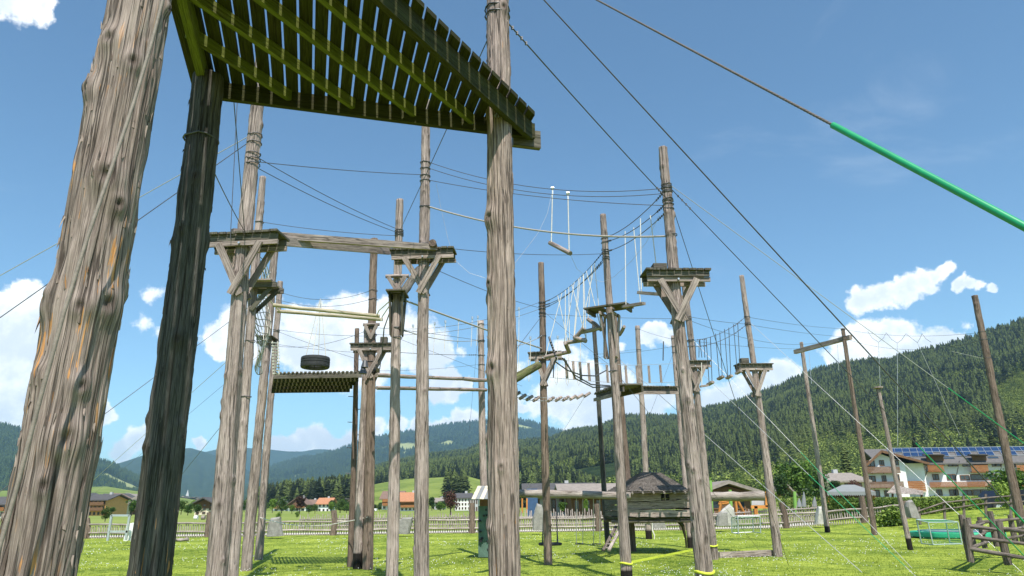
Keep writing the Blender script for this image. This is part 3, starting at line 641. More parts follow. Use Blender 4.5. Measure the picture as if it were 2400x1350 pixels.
# loops hanging from the two cables left/right of the central pole
for i,(x,y0,y1,Yq) in enumerate([(968,764,831,19.5),(1019,758,831,20.3),(1044,754,825,20.6),(1075,750,819,21.),(1107,745,812,21.3),(1120,743,810,21.5),(1216,723,885,19.5),(1243,792,895,19.),(1307,790,903,19.5),(1333,795,904,19.5),(1360,797,904,19.8)]):
    w=['leftmost, left of right beam pole','just right of right beam pole','second right of right beam pole','third right of right beam pole','next to the climbing wall pole','hard against the central pole','just right of the central pole','left of pole right of centre','first right of pole right of centre','second right of pole right of centre','third right of pole right of centre'][i]
    t=MB().tube([at(x+.6,y0,Yq),at(x-1,y1-8,Yq),at(x-3,y1,Yq),at(x-6,y1-9,Yq),at(x-4.5,(y0+y1)/2,Yq)] if i>5 else [at(x,y0,Yq),at(x-3 if i>0 else x,y1,Yq)],.009,5).build('hanging_loop',M['rope'],None,at(x,y0,Yq)); tag(t,f'thin white hanging rope, {w}','rope')
    MB().tube([at(x,y0-3,Yq),at(x,y0+3,Yq)],.03,8).build('pulley',M['metal'],t)
# vertical slat bridge (Q to W) + its cables, and small step bridge on the left
sl=empty('slat_bridge',at(1430,870,20.)); tag(sl,'hanging bridge of upright wooden slats on two wires above the plank walkway','bridge')
for x,y0,y1 in((1327,844,887),(1344,846,889),(1360,848,891),(1380,851,893),(1423,855,897),(1467,857,898),(1493,857,898),(1521,857,898),(1548,856,897)):
    Yq=18.6+(x-1327)*.016; MB().beam(at(x-1,y0,Yq),at(x+2,y1,Yq),.07,.03,up=(0,1,0)).build('upright_slat',M['plank'],sl)
for y in(850,893): MB().tube([at(1290,y-8,18.),at(1380,y,19.4),at(1480,y+6,21.),at(1590,y+2,22.8)],.006,5).build('support_wire',M['lcable'],sl)
sb=empty('step_bridge',at(1290,932,19.5)); tag(sb,'low sagging row of short log steps on wires from central pole to walkway','bridge')
SP=[(1211,924),(1225,930),(1241,933),(1257,935),(1291,936),(1309,935),(1326,934),(1343,932),(1359,929),(1376,925)]
for x,y in SP:
    Yq=17.5+(x-1211)*.02; MB().tube([at(x-6,y+4,Yq),at(x+6,y-4,Yq+.35)],.045,8).build('log_step',M['plank'],sb)
for dy in(-3,4): MB().tube([at(x+(6 if dy<0 else -6),y+dy,17.5+(x-1211)*.02+(.35 if dy<0 else 0)) for x,y in SP],.008,5).build('support_wire',M['lcable'],sb)
# black drooping ropes
for pts,lab in(([(1299,846,18.2),(1330,868,18.4),(1365,880,18.8),(1397,881,19.2),(1421,868,19.5)],'upper drooping black rope right of pole right of centre'),([(1318,839,18.1),(1345,878,18.6),(1385,901,19.2),(1430,904,19.8)],'middle drooping black rope right of pole right of centre'),([(1322,840,18.2),(1350,888,18.8),(1390,908,19.4),(1432,906,20.)],'lowest drooping black rope right of pole right of centre')):
    tag(MB().tube([at(*p) for p in pts],.018,7).build('black_rope',M['cable'],None,at(*pts[0])),lab,'rope')
for x,y0,y1,lab in((1298,848,885,'short chain hanging left of the upright slats'),(1555,800,845,'thin rope with hook left of hut right pole')):
    tag(MB().tube([at(x,y0,20),at(x-1,y1,20)],.016,6).build('hanging_chain',M['cable'],None,at(x,y0,20)),lab,'chain')
# dark blocks and cords at O
c,r_=onp('O',800); t=MB()
for k in range(7): t.tube([at(1287+k*2.0,790+k*6,17.6),at(1291+k*2.2,803+k*6,17.5)],.03,6)
tag(t.build('rope_bundle',M['cable'],None,at(1290,800,17.6)),'dark bundle of knotted cords right of the pole right of centre','cord')
# walkways
def walkway(name,label,a,b,wd,n,mat='plankdark'):
    a=np.array(a);b=np.array(b);d=b-a;L=np.linalg.norm(d);d/=L;s=np.array([-d[1],d[0],0]);s/=np.linalg.norm(s)
    if s[1]<0: s=-s
    t=empty(name,(a+b)/2); tag(t,label,'walkway'); m=MB()
    for i in range(n):
        c=a+d*L*(i+.5)/n; m.beam(c,c+s*wd,L/n-.02,.04)
    m.build('deck_planks',M[mat],t); z=np.array([0,0,-.1])
    MB().beam(a+z*2.1+s*0,b+z*2.1+s*0,.05,.10).build('side_beam',M['plank'],t); MB().beam(a+z+s*wd,b+z+s*wd,.05,.15).build('side_beam',M['plankdark'],t); MB().beam(a+z+s*.1,b+z+s*.1,.05,.13).build('side_beam',M['plankdark'],t)
walkway('plank_walkway','straight plank walkway between hut front pole and hut right pole',at(1452,905,22.4),at(1592,906,24.4),.7,20)
walkway('plank_walkway','short angled plank walkway left of the slackline pole',at(1392,922,23.),at(1452,903,18.5),.6,9)
# cargo net
net=empty('cargo_net',at(612,740,16.8)); tag(net,'rope cargo net hanging between the left group of poles','net')
TL=at(606,600,15.9);TR=at(632,640,18.0);BL=at(594,852,15.9);BR=at(620,872,17.8); TL[2]+=0
def NQ(u,v): return (TL*(1-u)+TR*u)*(1-v)+(BL*(1-u)+BR*u)*v+np.array([.10*math.sin(9*v+u*3),0,.05*math.sin(u*7+v*5)-.1*math.sin(math.pi*u)])
for i in range(8): MB().tube([NQ(i/7,v) for v in np.linspace(0,1,22)],.011,5).build('net_rope',M['rope'] if i%2 else M['brope'],net)
for j in range(15): MB().tube([NQ(u,j/14) for u in np.linspace(0,1,9)],.011,5).build('net_rope',M['brope'],net)
# rope ladder of planks on deck pole, small block stack
rl=empty('rope_ladder',at(651,845,18.)); tag(rl,'short rope ladder of pale rungs hanging on the plank deck pole','ladder')
for k in range(11): y=803+k*7.2; MB().beam(at(638+k*.3,y,17.6),at(652+k*.2,y+1,18.),.05,.03).build('rung',M['rope'],rl)
for x in(638.5,651): MB().tube([at(x,800,17.7),at(x+3,878,17.7)],.012,5).build('side_rope',M['rope'],rl)
# ropes holding the pale balance logs and bracket ropes by box pole
for pts,lab in(([(612,676,16.),(641,714,16.3),(655,728,16.9)],'taut white rope pair at the left end of the balance logs'),([(914,705,15.6),(888,728,16.4),(882,742,16.6)],'white rope at right end of balance logs, upper'),([(916,712,15.7),(896,742,17.),(893,752,17.)],'white rope at right end of balance logs, lower'),([(916,725,16.),(900,770,16.5),(896,820,17.),(890,864,17.)],'loose dark rope hanging right of the brown pole')):
    tag(MB().tube([at(*p) for p in pts],.014,6).build('hanging_rope',M['cable' if 'dark' in lab else 'rope'],None,at(*pts[0])),lab,'rope')
for k in range(4):   # net ladder piece right end
    pass
# buckets/bells on brown pole
for k,(x,y) in enumerate(((855,853),(851,868))):
    c=at(x,y,18.); MB_=MB().tube([c+[0,0,.09],c+[0,0,.0],c+[0,0,-.09]],[.05,.075,.10],12); tag(MB_.build('small_bell',M['cable'],None,c),['upper small dark bell hung left of the brown pole','lower small dark bell hung left of the brown pole'][k],'bell')
# zigzag rope right
zz=[(2034,777),(2044,792),(2059,802),(2070,793),(2077,780),(2090,796),(2103,804),(2113,797),(2123,782),(2138,794),(2150,803),(2156,794),(2161,782),(2170,794),(2182,802)]
ya,yb=POLE['Z']['Y'],POLE['BB']['Y']
tag(MB().tube([at(x,y,ya+(yb-ya)*(x-1980)/310.) for x,y in zz],.008,5).build('zigzag_rope',M['cable'],None,at(2100,790,28)),'thin zigzag rope laced between two cables against the white cloud','rope')
for x,y0,y1,x1,lab in((2059,803,906,2063,'thin rope dropping from the zigzag to the short capped pole'),(2103,805,1046,2104,'long thin rope dropping from the zigzag in front of the forest'),(2150,803,1020,2250,'slack thin wire slanting right from the zigzag rope'),(1896,826,900,1902,'thin rope pair hanging from left end of the crossbeam'),(1963,808,868,1966,'thin rope hanging from the middle of the crossbeam')):
    tag(MB().tube([at(x,y0,28.5),at(x1,y1,28.5)],.008,5).build('hanging_rope',M['lcable'],None,at(x,y0,28.5)),lab,'rope')
for x0,x1,lab in((1295,1400,'faint looping rope dropping from the trapeze pulley to the slackline pole'),):
    tag(MB().tube([at(1337,597,14.4),at(1352,630,15),at(1380,652,16),at(1412,661,16.6),at(1440,648,16),at(1480,612,15),at(1515,568,13.5),at(1545,505,12.4)],.0035,5).build('thin_cord',M['lcable'],None,at(1400,650,16)),lab,'cord')
tag(MB().tube([at(1293,455,14.8),at(1283,500,14.5),at(1262,545,14.),at(1228,590,13.),at(1204,620,12.)],.0035,5).build('thin_cord',M['lcable'],None,at(1260,540,14)),'faint slack cord from trapeze pulley down to the central pole','cord')
tag(MB().tube([at(1022,430,13.8),at(1034,490,14),at(1050,560,14),at(1066,610,14),at(1100,640,14),at(1138,652,14)],.0035,5).build('thin_cord',M['lcable'],None,at(1050,560,14)),'faint slack cord curving right of the right beam pole','cord')
# ================================================================ things on the lawn
# climbing wall + awning
cw=empty('climbing_wall',G(1136,1290)); c0=at(1119,1288,24.2); tag(cw,'narrow green climbing wall with dark holds under a striped awning','climbing wall')
w0=at(1121,1186,24.2);w1=at(1150,1186,24.0); 
MB().poly([(w0[0],24.2,0),(w1[0]+.45,24.0,0),(w1[0]+.45,24.0,w0[2]),(w0[0],24.2,w0[2])],.5,(0,1,0)).build('wall_panel',M['gwall'],cw)
hm=MB()
for k in range(26):
    x=RNG.uniform(w0[0]+.05,w1[0]+.35); z=RNG.uniform(.15,w0[2]-.1); hm.box((x,24.13,z),(.06,.07,.06),RNG.uniform(0,1))
hm.build('climbing_holds',M['black'],cw)
MB().box((w0[0]+.35,24.3,w0[2]+.18),(.6,.4,.36)).build('dark_frame',M['brownw'],cw)
aw=MB();a0=at(1110,1170,23.4)
for i in range(8):
    x=a0[0]+i*.13; aw.beam((x,23.3,a0[2]-.03*(7-i)*0),(x+.15,24.3,a0[2]+.42),.125,.015,up=(0,-.4,1),mi=i%2)
aw.build('awning',[M['cream'],M['canvas']],cw)
# log beam, swings, hut
logb('swing_beam','long pale log beam left of the play hut carrying the swings','log',at(1205,1156,24.6),at(1478,1162,24.2),.13,'fence',12,rt=.12)
logb('swing_beam','pale square log beam right of the hut ending at lone platform pole','log',at(1640,1164,23.6),at(1793,1163,22.8),.14,'fence',8,jit=.01)
for i,(xa,xb,yt,ys,lab) in enumerate(((1351,1366,1165,1275,'left chain swing with flat seat under the log beam'),(1391,1406,1165,1275,'right chain swing with flat seat under the log beam'))):
    z=at((xa+xb)/2,ys,24.8); t=empty('chain_swing',z); tag(t,lab,'swing')
    for x in(xa,xb): MB().tube([at(x,yt,24.5),at(x,ys,24.8)],.012,5).build('chain',M['lcable'],t)
    MB().beam(at(xa-3,ys,24.8),at(xb+3,ys,24.8),.2,.03).build('seat',M['black'],t)
t=empty('nest_swing',at(1289,1275,21.8)); tag(t,'round black nest swing behind the pole right of centre','swing')
cc=at(1289,1275,21.8); MB().tube([cc+[.32*math.cos(a),.32*math.sin(a),0] for a in np.linspace(0,2*math.pi,19)],.035,8,cap=False).build('ring',M['black'],t)
for sx,sy in((-1,-1),(1,-1),(1,1),(-1,1)): MB().tube([cc+[.22*sx,.22*sy,0],at(1289+14*sx,1166,24.4)],.012,5).build('rope',M['black'],t)
for i in range(5): MB().tube([cc+[-.28,-.2+.1*i,0],cc+[.28,-.2+.1*i,0]],.008,5).build('net_strand',M['black'],t)
# hut
hut=empty('play_hut',at(1530,1215,25.)); tag(hut,'raised timber play hut on poles with weathered shingle hip roof','hut')
x0,x1=at(1452,1180,24.6)[0],at(1625,1180,24.6)[0]; yf,yb=24.6,27.0; zb=at(1530,1211,24.6)[2]; zt=at(1530,1155,24.6)[2]
def wavy(xa,xb,z0,z1,y,th,seed,nx=14):
    r=np.random.default_rng(seed); X=np.linspace(xa,xb,nx); lo=z0+r.normal(0,.012,nx)+.02*np.sin(X*2+seed); hi=z1+r.normal(0,.012,nx)+.03*np.sin(X*1.7+seed*2)
    m=MB()
    for i in range(nx-1):
        vs=[(X[i],y,lo[i]),(X[i+1],y,lo[i+1]),(X[i+1],y,hi[i+1]),(X[i],y,hi[i])]; vs+=[(a,y+th,c) for a,_,c in vs]
        fs=[(0,1,2,3),(7,6,5,4),(0,4,5,1),(3,2,6,7)]+([(0,3,7,4)] if i==0 else [])+([(1,5,6,2)] if i==nx-2 else [])
        m.add(vs,fs,[[(vs[k][0]+seed*3,vs[k][2]) for k in f] for f in fs])
    return m
H_=(zt-zb)
wavy(x0,x1,zb,zb+H_*.30,yf-.04,.05,1).build('wall_board',M['plank'],hut)
wavy(x0,x1,zb+H_*.34,zb+H_*.66,yf,.05,2).build('wall_board',M['plank'],hut)
wx0,wx1=at(1549,1170,24.6)[0],at(1569,1170,24.6)[0]
wavy(x0,wx0,zb+H_*.68,zt+.04,yf-.03,.05,3,9).build('wall_board',M['plank'],hut); wavy(wx1,x1,zb+H_*.68,zt+.04,yf-.03,.05,4,6).build('wall_board',M['plank'],hut)
MB().box(((wx0+wx1)/2,yf,zb+H_*.85),(.03,.03,H_*.35)).build('window_bar',M['plank'],hut)
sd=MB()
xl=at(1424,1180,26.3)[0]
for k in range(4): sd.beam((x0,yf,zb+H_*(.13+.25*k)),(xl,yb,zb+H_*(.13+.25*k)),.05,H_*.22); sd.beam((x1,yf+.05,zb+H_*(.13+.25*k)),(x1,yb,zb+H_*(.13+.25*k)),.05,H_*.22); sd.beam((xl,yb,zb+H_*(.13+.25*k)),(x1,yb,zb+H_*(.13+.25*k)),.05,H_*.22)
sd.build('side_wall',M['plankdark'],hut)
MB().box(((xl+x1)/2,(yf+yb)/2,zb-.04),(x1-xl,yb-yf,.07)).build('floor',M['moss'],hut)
for yy_ in(yf+.1,yb-.1): MB().tube([(xl-.1,yy_,zb-.14),(x1+.1,yy_,zb-.14)],.06,8).build('floor_beam',M['dkfence'],hut)
# hipped shingle roof, slightly swayed
ze=at(1530,1152,24.2)[2]; za=at(1525,1106,25.8)[2]; ex0,ex1=at(1472,1152,24.2)[0],at(1617,1152,24.2)[0]; ex0-=.05
exl=at(1427,1150,25.8)[0]; ya_,yb_=24.15,27.4; yr=25.8; rx0,rx1=at(1505,1106,25.8)[0],at(1547,1110,25.8)[0]
m=MB(); rows=15
def roofq(A,B,C,D,rows,m,cols=24):   # A,B eave; D,C ridge
    A,B,C,D=map(lambda q:np.array(q,float),(A,B,C,D)); n=np.cross(B-A,D-A); n/=np.linalg.norm(n); n*= 1 if n[2]>0 else -1
    for i in range(rows):
        a=i/rows;b=min(1,(i+1.25)/rows); f=lambda q: q+.10*np.sin(math.pi*0)
        L0,R0=A+(D-A)*a,B+(C-B)*a; L1,R1=A+(D-A)*b,B+(C-B)*b; up=n*.028; dn=n*.004
        for j in range(cols):
            u0,u1=j/cols,(j+1)/cols-.0015; dz=RNG.uniform(-.003,.005)
            p=[L0+(R0-L0)*u0+up+n*dz,L0+(R0-L0)*u1+up+n*dz,L1+(R1-L1)*u1+dn,L1+(R1-L1)*u0+dn,L0+(R0-L0)*u0+n*dz,L0+(R0-L0)*u1+n*dz]
            o=random.random()*9; m.add(p,[(0,1,2,3),(4,5,1,0)],[[(o,u0),(o,u1),(o+.2,u1),(o+.2,u0)]]*2)
roofq((ex0,ya_,ze),(ex1,ya_,ze),(rx1,yr,za-.03),(rx0,yr,za),rows,m,26)
roofq((ex1,ya_,ze),(ex1+.1,yb_,ze),(rx1,yr,za-.03),(rx1,yr,za-.03),rows,m,14)
roofq((exl,yb_,ze),(ex0,ya_,ze),(rx0,yr,za),(rx0,yr,za),rows,m,14)
roofq((ex1+.1,yb_,ze),(exl,yb_,ze),(rx0,yr,za),(rx1,yr,za-.03),rows,m,14)
rf=m.build('roof',M['roofsh'] if 'roofsh' in M else M['plankdark'],hut)
MB().tube([(ex0-.02,ya_+.05,ze-.03),(ex1+.02,ya_+.05,ze-.03)],.035,8).build('eave_beam',M['dkfence'],rf)
for k in range(6): x=ex0+(ex1-ex0)*(k+.5)/6; MB().tube([(x,ya_-.08,ze-.05),(x,ya_+.6,ze+.12)],.035,8).build('rafter_end',M['fence'],rf)
# curved brace under hut and thin prop
MB().tube([at(1585,1213,24.7),at(1600,1232,24.8),at(1607,1262,24.8),at(1609,1284,24.8)],[.10,.06,.035,.03],8).build('knee_brace',M['moss'],hut)
# ladder
ld=empty('wooden_ladder',G(1430,1290)); tag(ld,'small leaning wooden ladder beside the dark hut pole','ladder')
for (a,b,m_) in(((1414,1290,23.6),(1444,1234,24.9),'dkfence'),((1427,1290,23.5),(1455,1238,24.8),'fence')): MB().beam(at(*a),at(*b),.06,.09,up=(1,0,0)).build('side_rail',M[m_],ld)
for k in range(6):
    f=.12+k*.16; q=np.array([1414,1290,23.6]);w=np.array([1444,1234,24.9]);q2=np.array([1428,1290,23.5]);w2=np.array([1456,1238,24.8])
    MB().beam(at(*(q+(w-q)*f)),at(*(q2+(w2-q2)*f)),.1,.035).build('rung',M['fence'],ld)
# slackline
sk=empty('slackline',at(1550,1302,15.)); tag(sk,'yellow slackline strap stretched from slackline pole to the pole behind','slackline')
a,ra=onp('P',1320);b,rb=onp('V',1281)
MB().beam(a+[ra+.0,0,.02],b+[-rb,0,0],.012,.05).build('webbing',M['yellow'],sk)
for k,y,kk in(('P',1320,0),('U',1341,1),('V',1279,2)):
    c,r=onp(k,y); MB_=MB().tube([c+np.array([math.cos(t),math.sin(t),0])*(r+.012)+[0,0,.015*math.sin(t*2+kk)] for t in np.linspace(0,2*math.pi,17)],.022,6,cap=False)
    if kk==0: MB_.build('pole_wrap',M['yellow'],sk)
    else: tag(MB_.build('yellow_strap',M['yellow'],None,c),['','yellow strap wrapped round the tall knotty pole near the ground','yellow strap wrapped round the pole behind the tall pole'][kk],'strap')
c,r=onp('U',1345); tag(MB().beam(c+[-.1,-r-.02,.0],c+[-.22,-r-.03,-.5],.03,.006,up=(0,1,0)).build('strap_tail',M['rope'],None,c+[-.1,-r,0]),'white strap tail hanging from the tall knotty pole wrap','strap')
# knotted rope on T
c,r=onp('T',1226); tag(MB().tube([c+[-r,-.1,0],c+[0,-r-.05,.05],c+[.1,-r-.08,.12],c+[.16,-r,-.05],c+[.14,-r-.05,-.3],c+[.22,-r-.05,-.55],c+[.2,-r-.08,-.75]],.03,7).build('knotted_rope',M['rope'],None,c+[.14,-r,-.3]),'white knotted rope tied to the pole behind the hut','rope')
c,r=onp('P4',1213); c2,r2=onp('GG',1212); tag(MB().tube([c+[0,-r-.02,0]]+[c+(c2-c)*f+[0,-.2,-.25*math.sin(math.pi*f)] for f in(.1,.3,.5,.7,.9)]+[c2+[0,-r2,0]],.013,6).build('slack_rope',M['rope'],None,c),'slack white rope between deck pole and brown pole low over the lawn','rope')
# timber sleeper on lawn
plankb('lawn_timber','long squared timber lying on the lawn left of lone platform pole','timber',G(1684,1307)+[0,0,.07],G(1808,1301)+[0,0,.07],.18,.16)
logb('driftwood','grey weathered driftwood log lying on the grass at left','log',G(402,1270)+[0,0,.06],G(440,1268)+[0,0,.08],.09,'fence',8,jit=.03)
# ================================================================ ground
def groundmat():
    m,t,p,o=newmat('lawn_and_meadow'); g=t.new('ShaderNodeNewGeometry'); P=g.outputs['Position']; x,y,z=t.sep(P)
    a=t.noise(P,.35,4,.6); b=t.noise(P,3.,5,.65); c=t.noise(P,16.,6,.8); d=t.noise(P,.03,4,.6)
    f=t.math('MULTIPLY_ADD',b,.35,t.math('MULTIPLY_ADD',c,.35,t.math('MULTIPLY',a,.3)))
    col=t.mix(t.ramp(f,.40,.60),(.07,.125,.012),(.35,.41,.06))
    col=t.mix(t.math('MULTIPLY',t.ramp(b,.60,.72),.35),col,(.38,.38,.12))
    mead=t.mix(t.ramp(d,.35,.65),(.13,.18,.035),(.26,.29,.085))
    st=t.noise(t.xyz(t.math('MULTIPLY',x,.02),t.math('MULTIPLY',y,.5),z),1,3,.6); mead=t.mix(t.ramp(st,.4,.6),mead,(.20,.25,.05))
    col=t.mix(t.ramp(y,44,56),col,mead)
    setp(t,p,col,.9,.15,t.math('ADD',c,t.math('MULTIPLY',b,.5)),.8,.03); return m
M['ground']=groundmat()
ys=np.concatenate([np.linspace(-12,60,145),np.linspace(62,200,60),np.geomspace(210,9000,40)])
def gx(n): return None
rows=[]
for Y in ys:
    w=max(60,abs(Y)*1.5+30); X=np.concatenate([np.linspace(-w,-w*.3,14)[:-1],np.linspace(-w*.3,w,64)]); 
    Z=np.array([float(gz(q,Y)) for q in X])+ (0 if Y>60 else .02*np.sin(X*1.3+Y*.7)*np.sin(Y*.9-X*.4))
    rows.append(np.stack([X,np.full_like(X,Y),Z-(.02 if Y<60 else 0)],-1))
tag(gridmesh('ground',np.array(rows),M['ground'],None,True),None,None,kind='structure')
# grass blades
n=190000
u=RNG.random(n); Yb=5.2*(44/5.2)**u; px=RNG.uniform(-80,2480,n)
X=(px-1200)/F*Yb*1.06; Z=gz(X,Yb)
Z=Z+.02*np.sin(X*1.3+Yb*.7)*np.sin(Yb*.9-X*.4)-.02
h=RNG.uniform(.015,.035,n)*(1+.5*(np.sin(X*1.1)*np.sin(Yb*.8)>.3)); w=.0018+.0006*Yb*RNG.uniform(.6,1.2,n)*.7
an=RNG.uniform(0,np.pi,n); lx=RNG.normal(0,.4,n)*h; ly=RNG.normal(0,.4,n)*h
V=np.zeros((n,3,3)); V[:,0]=np.stack([X-w*np.cos(an),Yb-w*np.sin(an),Z],-1);V[:,1]=np.stack([X+w*np.cos(an),Yb+w*np.sin(an),Z],-1);V[:,2]=np.stack([X+lx,Yb+ly,Z+h],-1)
me=rawmesh('grass',V.reshape(-1,3),np.arange(n*3).reshape(-1,3),M['bladeg']); o=bpy.data.objects.new('grass',me); COL.objects.link(o); tag(o,'short bright mown grass covering the adventure lawn','grass',kind='stuff')
# clover flowers: tiny white heads in patches
n=16000; Yb=6*(40/6)**RNG.random(n); px=RNG.uniform(-80,2480,n); X=(px-1200)/F*Yb*1.06
keep=(np.sin(X*.9+1)*np.sin(Yb*.55+X*.3)+RNG.normal(0,.35,n))>.35; X=X[keep];Yb=Yb[keep];n=len(X); Z=gz(X,Yb)+.045
r_=.004+.0004*Yb
dirs=np.array([[1,0,0],[-1,0,0],[0,1,0],[0,-1,0],[0,0,1],[0,0,-1]],float)
V=np.stack([X,Yb,Z],-1)[:,None]+dirs[None]*r_[:,None,None]
fi=np.array([[0,2,4],[2,1,4],[1,3,4],[3,0,4],[2,0,5],[1,2,5],[3,1,5],[0,3,5]])
me=rawmesh('clover_flowers',V.reshape(-1,3),(np.arange(n)[:,None,None]*6+fi[None]).reshape(-1,3),M['white']); o=bpy.data.objects.new('clover_flowers',me); COL.objects.link(o); tag(o,'scattered tiny white clover heads in the lawn','flowers',kind='stuff')
# gravel path behind the low fence
pts=[]
for x in np.linspace(-40,20,40): pts.append([(x,46.2+.02*x,float(gz(x,46.2))+.004),(x,49.3+.02*x,float(gz(x,49.3))+.004)])
tag(gridmesh('path',np.array(pts),M['path']),None,None,kind='structure')
# ================================================================ fences
def FP(px,Y): q=at(px,1230,Y); return np.array([q[0],Y,float(gz(q[0],Y))-.02])
FX=[(150,44.2),(205,44.2),(490,44.5),(782,44.8),(1106,45.2),(1402,45.4),(1600,45.3),(1842,45.0),(2027,44.4),(2130,43.8)]
PH=[1.05,1.15,1.4,1.42,1.75,1.6,1.2,1.5,1.5,1.0]
names=['far left behind the big pole','leaning by the white goal frame','left of the pole cluster','under the slatted deck','left of the climbing wall','beside the chain swings','behind the hut','by the notice board','before the clipped hedge','at the standing stone']
FPs=[FP(*q) for q in FX]
for (b,h,nm) in zip(FPs,PH,names):
    tag(MB().tube([b-[0,0,.1],b+[RNG.normal(0,.03),0,h*.5],b+[RNG.normal(-.02,.05),0,h]],[.20,.19,.17],10).build('fence_post',M['polebrown'],None,b),f'thick brown round fence post {nm}','post','thick posts of the low picket fence')
for i in range(len(FPs)-1):
    a,b=FPs[i],FPs[i+1]; d=b-a;L=np.linalg.norm(d[:2]); t=empty('picket_fence',(a+b)/2)
    tag(t,f'low rustic picket fence section right of the post {names[i]}','fence','sections of the low picket fence')
    tall=.92 if i in(3,4,5) else(.70 if i<3 else .72)
    for z in(.30,.78):
        MB().tube([a+d*f+[0,-.06,z+.03*math.sin(f*9+i)] for f in np.linspace(0,1,7)],.055,8).build('rail',M['fence'],t)
    mb=MB(); n=int(L/.14)
    for k in range(n):
        q=a+d*(k+.5)/n; hh=tall*RNG.uniform(.93,1.12); lean=RNG.normal(0,.018); g_=float(gz(q[0],q[1])); mb.beam(q+[0,0,.0],q+[lean,0,hh],.055,.03,up=(0,1,0))
    mb.build('pickets',M['fence'],t)
# second, taller picket fence behind the path
for i,(xa,xb,Y,h,lab) in enumerate(((700,1110,52,1.1,'grey picket fence beyond the gravel path at centre'),(1200,1560,50,1.25,'grey picket fence before the long low building'),(1650,1960,50,.95,'grey picket fence before the playground'))):
    a=FP(xa,Y);b=FP(xb,Y);d=b-a; t=empty('picket_fence',(a+b)/2); tag(t,lab,'fence')
    mb=MB(); n=int(abs(d[0])/.16)
    for k in range(n): q=a+d*(k+.5)/n; mb.beam(q,q+[RNG.normal(0,.03),0,h*RNG.uniform(.85,1.1)],.06,.03,up=(0,1,0))
    mb.build('pickets',M['fence'],t)
    for z in(.35,.8): MB().tube([a+[0,-.05,z],b+[0,-.05,z]],.045,6).build('rail',M['fence'],t)
# corral at lower right
cf=empty('corral_fence',G(2310,1310)); tag(cf,'dark rough split rail corral fence in the lower right corner','fence')
def post(t,b,r=.05,n_='post',mt='dkfence'):
    MB().tube([at(*b),(at(*b)+at(*t))/2+RNG.normal(0,.01,3),at(*t)],[r,r*1.02,r*.85],7).build(n_,M[mt],cf)
YF,YR=17.6,21.5
for t,b,Y,r in(((2253,1206),(2275,1313),17.7,.085),((2263,1216),(2276,1318),17.5,.07),((2269,1213),(2284,1282),20.5,.07),((2295,1212),(2309,1285),21.,.07),((2320,1198),(2337,1281),21.2,.085),((2341,1222),(2363,1324),17.2,.085),((2367,1207),(2380,1270),22.,.08),((2389,1214),(2404,1272),22.4,.08)): post((*t,Y),(*b,Y),r)
for a,b,Ya,Yb_,r in(((2265,1233),(2341,1242),17.7,17.2,.05),((2341,1240),(2410,1248),17.3,16.6,.055),((2268,1257),(2412,1276),17.6,16.6,.05),((2273,1286),(2412,1310),17.5,16.4,.055),((2291,1225),(2410,1214),20.9,22.4,.05),((2300,1246),(2345,1243),20.8,21.4,.045),((2350,1243),(2410,1235),17.4,22,.05),((2303,1272),(2345,1264),20.8,21.3,.05),((2350,1264),(2410,1254),21,22.4,.045),((2264,1236),(2306,1226),17.8,20.8,.045),((2271,1262),(2309,1249),17.7,20.8,.045),((2273,1286),(2314,1271),17.6,20.8,.05)):
    A=at(*a,Ya);B=at(*b,Yb_); MB().tube([A,A*.6+B*.4+RNG.normal(0,.02,3),B],[r,r*.9,r*.75],7).build('rail',M['dkfence'],cf)
# paddock fence right far
pf=empty('paddock_fence',FP(2250,40)); tag(pf,'dark thin rail fence climbing the bank in front of the hedge','fence')
for px_,pt in((2153,1188),(2212,1172),(2258,1163),(2310,1158),(2370,1158)):
    b=FP(px_+4,39.5); t_=at(px_,pt,39.5); MB().tube([b,t_],.07,7).build('post',M['dkfence'],pf)
for a,b in(((2150,1199),(2212,1178)),((2212,1178),(2310,1167)),((2310,1167),(2400,1160)),((2160,1205),(2212,1194)),((2212,1194),(2310,1180)),((2310,1180),(2400,1175))): MB().tube([at(*a,39.4),at(*b,39.4)],.045,6).build('rail',M['dkfence'],pf)
# ================================================================ stones
def stone(poly,Y,label,mt='stone',th=.5,cap=None):
    pts=[at(x,y,Y) for x,y in poly]; b=np.mean(pts,0); b[2]=min(p[2] for p in pts)
    bm_=MB(); pts=[np.array(p) for p in pts]; n=len(pts); c=np.mean(pts,0)
    rings=[]
    for s,o in((.80,0.),(1.,.12*th/.5),(1.0,.6*th),(.78,th)):
        rings.append([c+(p-c)*np.array([s,1,s if p[2]>c[2] else 1])+np.array([RNG.normal(0,.015),o+RNG.normal(0,.02),RNG.normal(0,.015)]) for p in pts])
    vs=[q for r in rings for q in r]; fs=[tuple(range(n-1,-1,-1)),tuple(range(3*n,4*n))]
    for k in range(3): fs+=[(k*n+i,k*n+(i+1)%n,(k+1)*n+(i+1)%n,(k+1)*n+i) for i in range(n)]
    bm_.add(vs,fs,None,False); return tag(bm_.build('standing_stone',M[mt],None,b),label,'stone')
stone([(1249,1243),(1248,1215),(1254,1195),(1259,1180),(1270,1184),(1275,1205),(1277,1243)],41,'tall pointed grey standing stone behind the pole right of centre')
stone([(1529,1238),(1534,1222),(1545,1214),(1556,1215),(1563,1238)],41,'low grey boulder under the play hut')
stone([(1681,1232),(1686,1205),(1697,1193),(1712,1182),(1722,1192),(1728,1232)],42.6,'tall white granite stone right of the hut, rear one','stonew')
stone([(1680,1233),(1684,1208),(1692,1199),(1706,1200),(1709,1233)],41.6,'grey granite stone in front of the tall white one')
stone([(930,1252),(931,1222),(944,1213),(966,1212),(962,1232),(957,1252)],41,'flat topped grey stone slab left of right beam pole')
